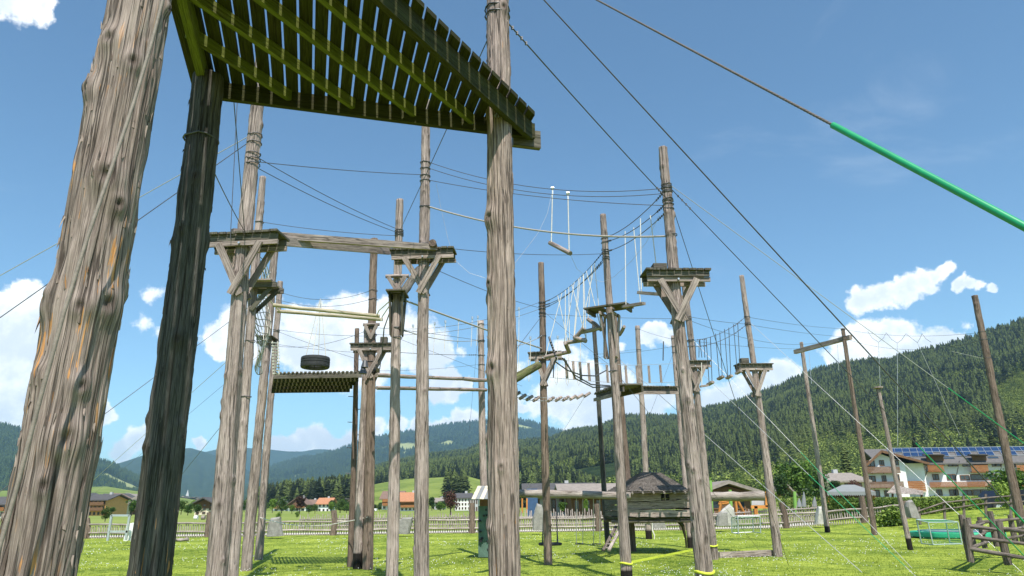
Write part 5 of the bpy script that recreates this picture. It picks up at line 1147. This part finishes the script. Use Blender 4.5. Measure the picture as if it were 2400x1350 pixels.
# canopy tent
ct=empty('canopy',at(1983,1172,58)); tag(ct,'grey canvas canopy roof with scalloped edge behind the hedge','canopy'); A=[at(x,1152,Y) for x,Y in((1938,55),(2052,55),(2044,61),(1945,61))]; zt_=at(1990,1136,58)[2]; R1=np.array([at(1975,1136,58)[0],58,zt_]);R2=np.array([at(2003,1137,58)[0],58,zt_])
m=MB(); m.add([*A,R1,R2],[(0,1,5,4),(1,2,5),(2,3,4,5),(3,0,4)]); 
nsc=22
for i in range(nsc):
    a=A[0]+(A[1]-A[0])*i/nsc;b=A[0]+(A[1]-A[0])*(i+1)/nsc;c=(a+b)/2-[0,0,.33]; m.add([a,b,b-[0,0,.22],c,a-[0,0,.22]],[(0,1,2,3,4)])
m.build('roof',M['canvas'],ct)
for x in(1942,2048): MB().tube([at(x,1200,55.2),at(x,1152,55.2)],.07,8).build('leg',M['orange'],ct)
MB().box(at(1990,1163,59),(3.6,1.2,.9)).build('bar_counter',M['brownw'],ct)
# shingle shelter
ss=empty('shingle_shelter',at(2125,1175,62)); tag(ss,'small shelter with rough silver shingle roof in front of the hotel','shelter')
m=MB(); roofq(at(2078,1156,60),at(2165,1160,60),at(2163,1150,62.5),at(2096,1137,62.5),7,m,16); m.build('roof',M['fence'],ss)
for x in(2092,2160): MB().tube([at(x,1182,61),at(x,1156,61)],.09,8).build('post',M['brownw'],ss)
# ================================================================ hotel
YH=150.; ht=empty('hotel',at(2240,1168,YH)); tag(ht,'white three storey hotel with brown balconies and blue solar panel roof','hotel')
def hx(px): return at(px,1120,YH)[0]
def hz(py,px=2200): return at(px,py,YH)[2]
zg=hz(1170,2120)-1.5; ze=hz(1081,2230); zr=hz(1046,2230); xA,xB=hx(2098),hx(2500); zmid=hz(1127,2230)
m=MB(); m.add([(xA,YH+3,zg),(xB,YH+3,zg),(xB,YH+3,ze),(xA,YH+3,ze),(xA,YH+17,zg),(xB,YH+17,zg),(xB,YH+17,ze),(xA,YH+17,ze),(xA,YH+10,zr-.3),(xB,YH+10,zr-.3)],[(0,1,2,3),(5,4,7,6),(4,0,3,8,7),(1,5,6,9,2)])
# gabled bay
xC,xD,xM_=hx(2035),hx(2125),hx(2068); zba=hz(1059,2068); yB=YH-1
m.add([(xC,yB,zg),(xD,yB,zg),(xD,yB,ze-.2),(xM_,yB,zba-.3),(xC,yB,ze-.2),(xC,yB+14,zg),(xD,yB+4,zg),(xC,yB+14,ze-.2),(xD,yB+4,ze-.2)],[(0,1,2,3,4),(5,0,4,7),(1,6,8,2)])
xE=hx(2170); m.add([(xD,yB+1.5,zg),(xE,yB+1.5,zg),(xE,yB+1.5,ze-.3),(xD,yB+1.5,ze-.3),(xE,yB+4.2,zg),(xE,yB+4.2,ze-.3)],[(0,1,2,3),(1,4,5,2)])
m.build('wall',M['white'],ht)
rf=MB(); o_=1.3; sl=(zr-ze)/7.
rf.poly([(xA-3,YH+3-o_,ze-o_*sl),(xB,YH+3-o_,ze-o_*sl),(xB,YH+10,zr),(xA-6,YH+10,zr)],.3,(0,0,1)); rf.poly([(xA-6,YH+10,zr),(xB,YH+10,zr),(xB,YH+18,ze-.4),(xA-6,YH+18,ze-.4)],.3,(0,0,1))
e1=(zba-(ze-.2))/(xM_-xC)
rf.poly([(xC-.9,yB-1.4,ze-.2-.9*e1),(xM_,yB-1.4,zba),(xM_,yB+12,zba),(xC-.9,yB+12,ze-.2-.9*e1)],.28,(0,0,1)); e2=(zba-(ze-.2))/(xD-xM_)
rf.poly([(xM_,yB-1.4,zba),(xE+.4,yB-1.4,zba-(xE+.4-xM_)*(zba-ze+.5)/(xE-xM_)),(xE+.4,yB+12,zba-(xE+.4-xM_)*(zba-ze+.5)/(xE-xM_)),(xM_,yB+12,zba)],.28,(0,0,1))
roof_=rf.build('roof',M['roofh'],ht)
# bargeboards
for a,b in(((xC-1,yB-1.45,ze-.25-.9*e1),(xM_,yB-1.45,zba-.05)),((xM_,yB-1.45,zba-.05),(xE+.4,yB-1.45,ze-.55))): MB().beam(a,b,.12,.45).build('bargeboard',M['brownw'],roof_)
# solar panels on slope facing camera
k=0; nx_=26; x=hx(2092)
while x<xB-1.6:
    for r in range(2):
        if r==0 and RNG.random()<.35: continue
        t0,t1=(.30,.62) if r==0 else (.65,.98)
        A=np.array([x+.05,YH+3+7*t0,ze+(zr-ze)*t0+.42]);B=A+[1.45,0,0];C_=np.array([x+1.5,YH+3+7*t1,ze+(zr-ze)*t1+.42]);D=C_-[1.45,0,0]
        so=MB().poly([A,B,C_,D],.06,(0,0,1)); so.build('solar_panel',M['solar'],roof_) if r else so.build('solar_panel',M['solar'],roof_)
        fr=MB()
        for p,q in((A,B),(B,C_),(C_,D),(D,A),((A+B)/2,(C_+D)/2)): fr.beam(p+[0,0,.07],q+[0,0,.07],.07,.05)
    x+=1.62; k+=1
sf=MB(); x=hx(2092)
while x<xB-1.6:
    for t in(.40,.675,.985):
        pass
    p0=np.array([x-.06,YH+3+7*.30,ze+(zr-ze)*.30+.5]);p1=np.array([x-.06,YH+3+7*.985,ze+(zr-ze)*.985+.5]); sf.beam(p0,p1,.07,.06); x+=1.62
for t in(.29,.635,.99): sf.beam((hx(2092),YH+3+7*t,ze+(zr-ze)*t+.5),(xB,YH+3+7*t,ze+(zr-ze)*t+.5),.07,.07)
sf.build('panel_rails',M['metal'],roof_)
for px_ in(2203,2238,2310,2345): 
    c=np.array([hx(px_),YH+4.2,ze+(zr-ze)*.17+.33]); MB().beam(c+[-1.1,0,0],c+[1.1,0,0],.9,.12,up=(0,-sl,1)).build('skylight',M['glass'],roof_)
# storeys (bay)
def win(px0,px1,py0,py1,y,mt='glass'):
    a=at(px0,py1,y);b=at(px1,py0,y); w=MB(); cx=(a[0]+b[0])/2;cz=(a[2]+b[2])/2; W_=b[0]-a[0];H2=b[2]-a[2]
    for dx,dz,sx,sz in((0,H2/2,W_+.15,.14),(0,-H2/2,W_+.15,.14),(-W_/2,0,.14,H2-.14),(W_/2,0,.14,H2-.14),(0,0,.1,H2-.14)): w.box((cx+dx,y-.04,cz+dz),(sx,.12,sz))
    wo=w.build('window',M['brownw'],ht); MB().box((cx,y-.0,cz),(W_,.06,H2)).build('pane',M[mt],wo)
for q in((2037,2054,1080,1093),(2068,2076,1079,1091),(2041,2056,1116,1129),(2074,2081,1115,1128),(2106,2112,1112,1126),(2050,2066,1149,1164),(2080,2086,1150,1163),(2101,2110,1079,1090)): win(*q,yB)
for q in((2206,2226,1085,1093),(2240,2259,1086,1093),(2309,2328,1086,1093),(2341,2362,1086,1094),(2171,2182,1112,1125),(2204,2222,1112,1125),(2235,2254,1114,1125),(2260,2315,1112,1125),(2330,2350,1113,1125),(2365,2390,1113,1125),(2210,2228,1148,1161),(2241,2260,1149,1161),(2265,2300,1148,1162),(2305,2324,1148,1161),(2340,2365,1148,1161),(2180,2190,1148,1161)): win(*q,YH+3)
def balc(px0,px1,py0,py1,y,dpt,mt='balcony'):
    a=at(px0,py1,y);b=at(px1,py0,y); m=MB(); cx=(a[0]+b[0])/2; W_=b[0]-a[0]; nb_=5
    for i in range(nb_): m.box((cx,y,a[2]+(b[2]-a[2])*(i+.5)/nb_),(W_,.07,(b[2]-a[2])/nb_-.03))
    m.box((cx,y+dpt/2,a[2]-.1),(W_+.1,dpt,.18)); n=max(2,int(W_/2.2))
    for i in range(n): m.box((a[0]+W_*(i+.5)/n,y-.12,a[2]-.22),(.14,.5,.16))
    m.build('balcony',M[mt],ht)
balc(2036,2114,1093,1107,yB-1.4,1.4,'brownw'); balc(2041,2123,1128,1142,yB-1.4,1.4,'brownw')
balc(2130,2171,1127,1150,yB+.3,1.0); balc(2169,2204,1090,1104,YH+1.2,1.8); balc(2271,2308,1090,1105,YH+1.2,1.8); balc(2172,2480,1126,1140,YH+1.4,1.6); balc(2180,2480,1162,1167,YH+1.4,1.5)
balc(2378,2420,1090,1104,YH+1.2,1.8)
for px_ in(2162,2234,2335): # downpipes
    a=at(px_+4,1080,YH+1.9);b=at(px_-2,1110,YH+1.9);c=at(px_-8,1117,YH+2.6);d=at(px_-8,1165,YH+2.8); MB().tube([a,b,c,d],.09,6).build('downpipe',M['roofd'],ht)
for px0,px1 in((2148,2200),(2255,2300)):   # dark dormer canopies
    a=at(px0,1066,YH+2.5);b=at(px1,1067,YH+2.5); MB().beam(a,b,3.2,.16).build('dormer_canopy',M['roofd'],roof_); MB().box(at((px0+px1)/2,1078,YH+3.2),(b[0]-a[0]-1,1.,2.3)).build('dormer_recess',M['brownw'],roof_)
for ob in [c for c in ht.children_recursive if c.type=='MESH']:
    for v in ob.data.vertices: v.co.x+=.5*max(v.co.y,-1.)
# dark parked car right
cr=empty('parked_car',at(2374,1190,46)); tag(cr,'dark parked car half hidden behind the paddock fence at right','car')
c0=at(2374,1189,46); L_=3.9
m=MB(); prof=[(-1.95,.0),(-1.95,.45),(-1.35,.58),(-.85,1.0),(.75,1.05),(1.6,.6),(1.95,.5),(1.95,0)]
vs=[(c0[0]+x,45.6,c0[2]+z) for x,z in prof]+[(c0[0]+x,47.3,c0[2]+z) for x,z in prof]; n=len(prof); m.add(vs,[tuple(range(n-1,-1,-1)),tuple(range(n,2*n))]+[(i,(i+1)%n,n+(i+1)%n,n+i) for i in range(n)]); m.build('body',M['carp'],cr)
MB().poly([(c0[0]+x,45.59,c0[2]+z) for x,z in((-1.15,.6),(-.78,.93),(.68,.97),(1.3,.62))],.02,(0,-1,0)).build('side_window',M['carp'],cr)
for x in(-1.2,1.2):
    w=MB().tube([(c0[0]+x,45.5,c0[2]),(c0[0]+x,45.75,c0[2])],.33,16).build('wheel',M['black'],cr); MB().tube([(c0[0]+x,45.47,c0[2]),(c0[0]+x,45.52,c0[2])],.18,12).build('rim',M['metal'],w)
# small far cars left
for i,(x,y,Y) in enumerate(((214,1204,330),(868,1199,230))):
    c=at(x,y,Y); t=empty('parked_car',c); tag(t,['tiny white car parked before the orange hotel','small white car seen beside the brown pole foot in the meadow'][i],'car')
    MB().box(c+[0,0,.55],(4,1.7,.7)).box(c+[-.1,0,1.1],(2.2,1.5,.5)).build('body',M['white'],t)
    for dx in(-1.2,1.2): MB().tube([c+[dx,-.95,.3],c+[dx,-.7,.3]],.32,10).build('wheel',M['black'],t)
# ================================================================ garden trees, bushes, hedge
lab_t='tree with {} crown, {}'
TR=[(424,1205,1172,140,.75,'dec0','leafdk','dark round','between dark deck pole and the timber lodge'),
(440,1207,1180,130,.9,'dec1','leaf','bright green','just left of the timber lodge'),
(462,1207,1178,135,.85,'dec2','leafdk','dark round','before the timber lodge gable'),
(308,1208,1170,150,.8,'dec0','leaf','bright','left of dark deck pole'),
(246,1222,1188,80,.7,'dec1','leafdk','small dark','above the white goal frame'),
(262,1204,1186,180,1.1,'dec2','leaf','low wide','before the cream house'),
(638,1201,1168,210,.7,'dec0','leaf','light green','left of the small white chalet'),
(660,1202,1166,200,.75,'dec1','leafdk','dark green','before the small brown chalet'),
(684,1203,1180,190,.8,'dec2','leaf','small light','at the small brown chalet'),
(702,1202,1161,195,.75,'dec0','leafred','copper red','among the left chalets'),
(724,1203,1184,190,1.0,'dec1','leaf','low green','right of the copper tree'),
(738,1203,1178,190,.7,'dec2','leafdk','dark','left of the orange roofed white house'),
(776,1202,1176,200,.8,'dec0','leaf','green','right of the orange roofed white house'),
(797,1202,1170,200,.9,'dec1','leafdk','broad dark','behind the round fence post'),
(812,1202,1178,200,.8,'dec2','leaf','green','left of the pegged pole'),
(652,1218,1200,70,.8,'dec1','leaf','tiny','in the meadow behind stone slab'),
(696,1214,1198,75,.7,'dec1','leaf','tiny bright','in the meadow above the picket fence'),
(1056,1206,1143,110,.62,'dec2','leafred','dark copper','right of right beam pole'),
(1012,1196,1164,200,.7,'dec0','leafdk','dark','just right of right beam pole'),
(1032,1197,1176,180,1.1,'dec1','leaf','low bright','left of the copper tree by right beam pole'),
(1318,1204,1176,60,.9,'dec0','leaf','small bright','behind the left chain swing'),
(1374,1202,1166,62,.35,'dec1','leaf','thin young','between the two chain swings'),
(1878,1180,1066,95,.72,'dec2','leaf','big bright green','between lone platform pole and left crossbeam pole'),
(1838,1185,1110,90,.7,'dec0','leafdk','dark green','left of the big bright tree'),
(1920,1180,1090,100,.75,'dec1','leaf','broad green','behind left crossbeam pole'),
(1725,1160,1122,75,1.0,'dec2','leaf','low bright','behind the shelter roof'),
(1795,1185,1130,70,.6,'dec0','leaf','bright','behind lone platform pole'),
(1812,1190,1140,72,.6,'dec1','leaf','small yellow green','right of lone platform pole'),
(2385,1200,1095,60,.9,'dec0','leaf','bright green','at the right edge beside the hotel'),
(2352,1185,1112,75,.8,'dec1','leaf','light','partly covering the hotel balconies'),
(2372,1207,1118,43,.55,'dec2','hedge','yellow green','beside the right edge pole'),
(2006,1165,1120,105,.9,'dec2','leafred','thin brownish','right of the pale brown roofed house'),
(1960,1165,1125,100,.9,'dec0','leafdk','dark low','before the pale brown roofed house'),
(1655,1180,1120,80,.8,'dec1','leaf','green','behind hut right side'),
(560,1203,1165,170,.6,'dec1','leafdk','dark','seen between left beam poles')]
rt=np.random.default_rng(77)
for x,yb,yt,Y,w,key,mt_,a,b in TR: treepx('broadleaf_tree',x,yb,yt-(yb-yt)*.08,Y,w*1.5,key,mt_,lab_t.format(a,b))
for i,(x,yb,yt,Y,b) in enumerate(((900,1198,1168,300,'before the brown roofed chalet'),(1000,1192,1152,330,'behind right beam pole'),(1195,1190,1120,280,'right of the central pole foot'),(1180,1192,1140,270,'left edge of the dark copse'),(1215,1190,1128,290,'above the long low building left end'),(2150,1080,1015,190,'behind the hotel roof'),(2330,1060,1000,200,'behind right side of hotel roof'),(1985,1110,1030,170,'left of the hotel gable'))):
    treepx('spruce_tree',x,yb,yt,Y,.9,'con%d'%(i%4),'conif','dark pointed spruce '+b)
gl='small distant round green tree in the village belt across the far meadow'
for i in range(58):
    x=float(rt.choice([rt.uniform(200,350),rt.uniform(395,600),rt.uniform(600,930),rt.uniform(600,930),rt.uniform(960,1110)])); Y=float(rt.uniform(260,380)); hh=float(rt.uniform(16,30))
    treepx('broadleaf_tree',x,1198,1198-hh,Y,float(rt.uniform(1.1,1.7)),'dec%d'%rt.integers(0,3),str(rt.choice(['leafdk','leaf','leafdk'])),gl,'distant village belt trees')
# hedge
def hedge(label,x0,x1,ytop,ybot,Y,n,name='hedge'):
    a=at(x0,ybot,Y);b=at(x1,ybot,Y); zt=at((x0+x1)/2,ytop,Y)[2]; z0=min(float(gz(a[0],Y)),float(gz(b[0],Y))); rng=np.random.default_rng(x0)
    cs=[];rs=[];L=b[0]-a[0]; k=max(3,int(L/.5))
    for i in range(k):
        for z in np.arange(z0+.25,zt-.1,.42): cs.append((a[0]+L*(i+.5)/k,Y+rng.normal(0,.08),z+rng.normal(0,.04))); rs.append(.38)
    V,Fc=leaves(cs,rs,n,.055,rng,1.,.72); t=empty(name,((a[0]+b[0])/2,Y,z0)); tag(t,label,name)
    o=bpy.data.objects.new('foliage',rawmesh('foliage',V-np.array([(a[0]+b[0])/2,Y,z0]),Fc,M['hedge'])); COL.objects.link(o); o.parent=t
    m=MB()
    for i in range(0,k,2): m.tube([(a[0]+L*(i+.5)/k,Y,z0),(a[0]+L*(i+.5)/k,Y,zt-.3)],.03,5)
    m.build('stems',M['trunk'],t)
hedge('dense clipped leafy hedge right of the left crossbeam pole',1938,2140,1171,1206,49,16000)
hedge('dense clipped leafy hedge rising behind the paddock fence',2140,2305,1168,1200,45.5,12000)
hedge('dark hedge left of the closed parasols behind lone platform pole',1826,1930,1164,1190,64,5000)
b=FP(2090,40); V,Fc=leaves([(0,0,.45),(.4,0,.35),(-.4,.1,.35),(.1,-.2,.7)],[.5,.38,.38,.35],1600,.07,RNG); o=bpy.data.objects.new('round_bush',rawmesh('round_bush',V,Fc,M['hedge'])); COL.objects.link(o); o.location=[float(q) for q in b]; tag(o,'round bright green bush in front of the hedge right of the crossbeam pole','bush')
# haymaking bale and hay bits, meadow fence posts beyond
for i,x in enumerate((459,476)):
    c=at(x,1218,62); tag(MB().tube([c+[-.14,0,.16],c+[.14,0,.16]],.17,14).build('hay_bale',M['white' if i==0 else 'roofg'],None,c),['white wrapped bale in the meadow before the lodge','grey round bale right of the white wrapped one'][i],'bale')
# ================================================================ haze
hb=MB(); zt_=690.; hb.box((0,3500,(zt_-10)/2),(20000,13500,zt_+10)); 
hm_=bpy.data.materials.new('haze'); hm_.use_nodes=True; tt=NT(hm_.node_tree); tt.n.clear(); o=tt.new('ShaderNodeOutputMaterial'); v=tt.new('ShaderNodeVolumePrincipled'); v.inputs['Color'].default_value=(.46,.74,1.,1); v.inputs['Density'].default_value=HAZE; v.inputs['Anisotropy'].default_value=.2; tt.l.new(v.outputs[0],o.inputs['Volume'])
if HAZE>0: h_=hb.build('haze',hm_); tag(h_,None,None,kind='stuff')
# ================================================================ sky, sun
SAZ,SEL=12.,57.
w=bpy.data.worlds.new('World'); S.world=w; w.use_nodes=True; t=NT(w.node_tree); t.n.clear()
sky=t.new('ShaderNodeTexSky'); sky.sky_type='NISHITA'; sky.sun_disc=False; sky.sun_elevation=rad(SEL); sky.sun_rotation=rad(180-SAZ); sky.altitude=800; sky.air_density=1.0; sky.dust_density=1.2; sky.ozone_density=1.2
bg=t.new('ShaderNodeBackground'); t.put(bg.inputs[0],t.mix(1.,sky.outputs[0],(.74,.96,1.0),'MULTIPLY')); bg.inputs[1].default_value=.125
CL=[(18,720,40),(60,690,34),(95,740,40),(30,790,75),(80,830,70),(10,880,80),(70,930,65),(20,970,50),(110,800,50),(110,880,30),(245,968,24),(240,945,16),
(60,-5,55),(15,5,35),(105,20,28),(360,688,18,.42),(335,750,18,.42),(375,775,12,.4),
(500,790,28),(520,812,26),(545,775,34),(560,740,26),(560,810,30),(600,760,60),(625,800,50),
(835,725,40),(800,745,45),(760,760,50),(870,770,60),(700,820,44),(730,850,50),(790,820,75),(860,830,70),(920,790,60),(960,800,62),(1010,820,45),(1040,830,22),(1000,850,35),(695,748,30),(680,790,20),(690,735,16),(900,720,30),(1075,825,9,.4),
(1040,890,26),(1060,880,22),(1080,900,22),(1030,915,26),(1095,890,16),(1060,925,20),
(290,1055,24),(320,1035,26),(345,1018,18),(380,1010,26),(400,1020,30),(470,1040,14),(650,1035,20),(680,1045,24),(662,1030,12),(720,1035,24),(740,1022,22),(755,1040,26),(790,1045,20),(820,1035,26),(850,1030,22),(880,1005,20),(930,1000,20),(975,1000,18),(1010,1000,16),(1045,992,16),(1080,985,22),(1100,980,18),(1115,985,18),
(1225,950,16),(1330,905,44),(1300,935,45),(1260,955,28),(1370,930,55),(1420,950,60),(1480,955,45),(1530,940,36),(1560,930,26),(1370,985,38),(1340,1005,26),(1410,995,40),(1390,880,32),(1440,900,40),(1225,870,20,.4),
(1345,840,24,.5),(1320,825,18,.5),(1460,810,12,.6),(1525,790,26),(1550,780,22),(1575,792,20),(1510,800,14),(1555,975,12),
(1680,945,34),(1720,930,34),(1760,915,36),(1800,900,38),(1830,885,32),(1850,880,22),(1780,940,40),(1700,960,30),(1870,895,14,.7),
(2015,705,27),(2045,700,28),(2075,690,27),(2105,680,27),(2140,672,27),(2170,660,24),(2195,640,18),(2215,630,14,.8),(2190,668,14,.6),(2258,665,15),(2280,660,13),(2305,665,12,.9),(2330,668,12,.9),
(1985,800,30),(2010,780,27),(2040,780,27),(2095,770,27),(2120,778,32),(2075,800,40),(2060,830,46),(2000,835,36),(1960,842,24),(2130,820,42),(2180,815,34),(2220,800,26),(2245,793,20),(2270,800,18),(2110,855,40),(2265,757,8,.35),(2150,740,8,.3)]
tc=t.new('ShaderNodeTexCoord'); dvec=t.new('ShaderNodeVectorMath',operation='NORMALIZE'); t.l.new(tc.outputs['Generated'],dvec.inputs[0]); dv=dvec.outputs[0]
wn=t.new('ShaderNodeTexNoise'); wn.inputs['Scale'].default_value=26; wn.inputs['Detail'].default_value=7; wn.inputs['Roughness'].default_value=.58; t.l.new(dv,wn.inputs['Vector'])
wv=t.new('ShaderNodeVectorMath',operation='SUBTRACT'); t.l.new(wn.outputs[1],wv.inputs[0]); wv.inputs[1].default_value=(.5,.5,.5)
ws=t.new('ShaderNodeVectorMath',operation='SCALE'); t.l.new(wv.outputs[0],ws.inputs[0]); ws.inputs[3].default_value=.040
wa=t.new('ShaderNodeVectorMath',operation='ADD'); t.l.new(dv,wa.inputs[0]); t.l.new(ws.outputs[0],wa.inputs[1]); dw=wa.outputs[0]
acc=None;low=None
for q in CL:
    d=ray(q[0],q[1]); nrm=np.linalg.norm(d); d=d/nrm; r=q[2]*1.25/F/(nrm**1.0)*1.0; st=q[3] if len(q)>3 else 1.
    dn=t.new('ShaderNodeVectorMath',operation='DISTANCE'); t.l.new(dw,dn.inputs[0]); dn.inputs[1].default_value=[float(x) for x in d]
    val=t.math('MULTIPLY_ADD',dn.outputs['Value'],-st/r,st)
    acc=val if acc is None else t.math('SMOOTH_MAX',acc,val,.25)
fn=t.noise(dv,60,8,.62); f2=t.noise(dv,14,5,.6)
den=t.math('ADD',acc,t.math('MULTIPLY_ADD',fn,.9,-.47))
mask=t.ramp(den,-.10,.30)
_,_,dz_=t.sep(dv)
sh=t.math('MULTIPLY_ADD',fn,.5,t.math('MULTIPLY_ADD',f2,.9,-.2)); shade=t.ramp(t.math('ADD',sh,t.math('MULTIPLY',den,-.22)),.25,.62)
cc_=t.mix(shade,(.62,.69,.78),(.97,.99,1.0))
bc=t.new('ShaderNodeBackground'); t.put(bc.inputs[0],cc_); bc.inputs[1].default_value=CLB
# faint wisps
wz=t.noise(t.xyz(*[t.math('MULTIPLY',c,k) for c,k in zip(t.sep(dv)[:3],(3.,3.,7.))]),1,7,.6,.6); wis=t.math('MULTIPLY',t.ramp(wz,.56,.80),.10)
ms=t.new('ShaderNodeMixShader'); t.put(ms.inputs[0],t.math('MAXIMUM',mask,wis)); t.l.new(bg.outputs[0],ms.inputs[1]); t.l.new(bc.outputs[0],ms.inputs[2])
ow=t.new('ShaderNodeOutputWorld'); t.l.new(ms.outputs[0],ow.inputs[0])
sd=bpy.data.lights.new('sun','SUN'); sd.energy=SUNE; sd.angle=rad(.5); sd.color=(1.,.95,.87); so=bpy.data.objects.new('sun',sd); COL.objects.link(so)
el,az=rad(SEL),rad(SAZ); to=Vector((math.sin(az)*math.cos(el),-math.cos(az)*math.cos(el),math.sin(el))); so.rotation_euler=to.to_track_quat('Z','Y').to_euler()
S.render.engine='CYCLES'; S.view_settings.view_transform='Standard'; S.view_settings.look='None'; S.view_settings.exposure=EXPO; S.view_settings.gamma=1
S.cycles.max_bounces=8; S.cycles.transparent_max_bounces=8; S.cycles.volume_bounces=1; S.cycles.use_denoising=True
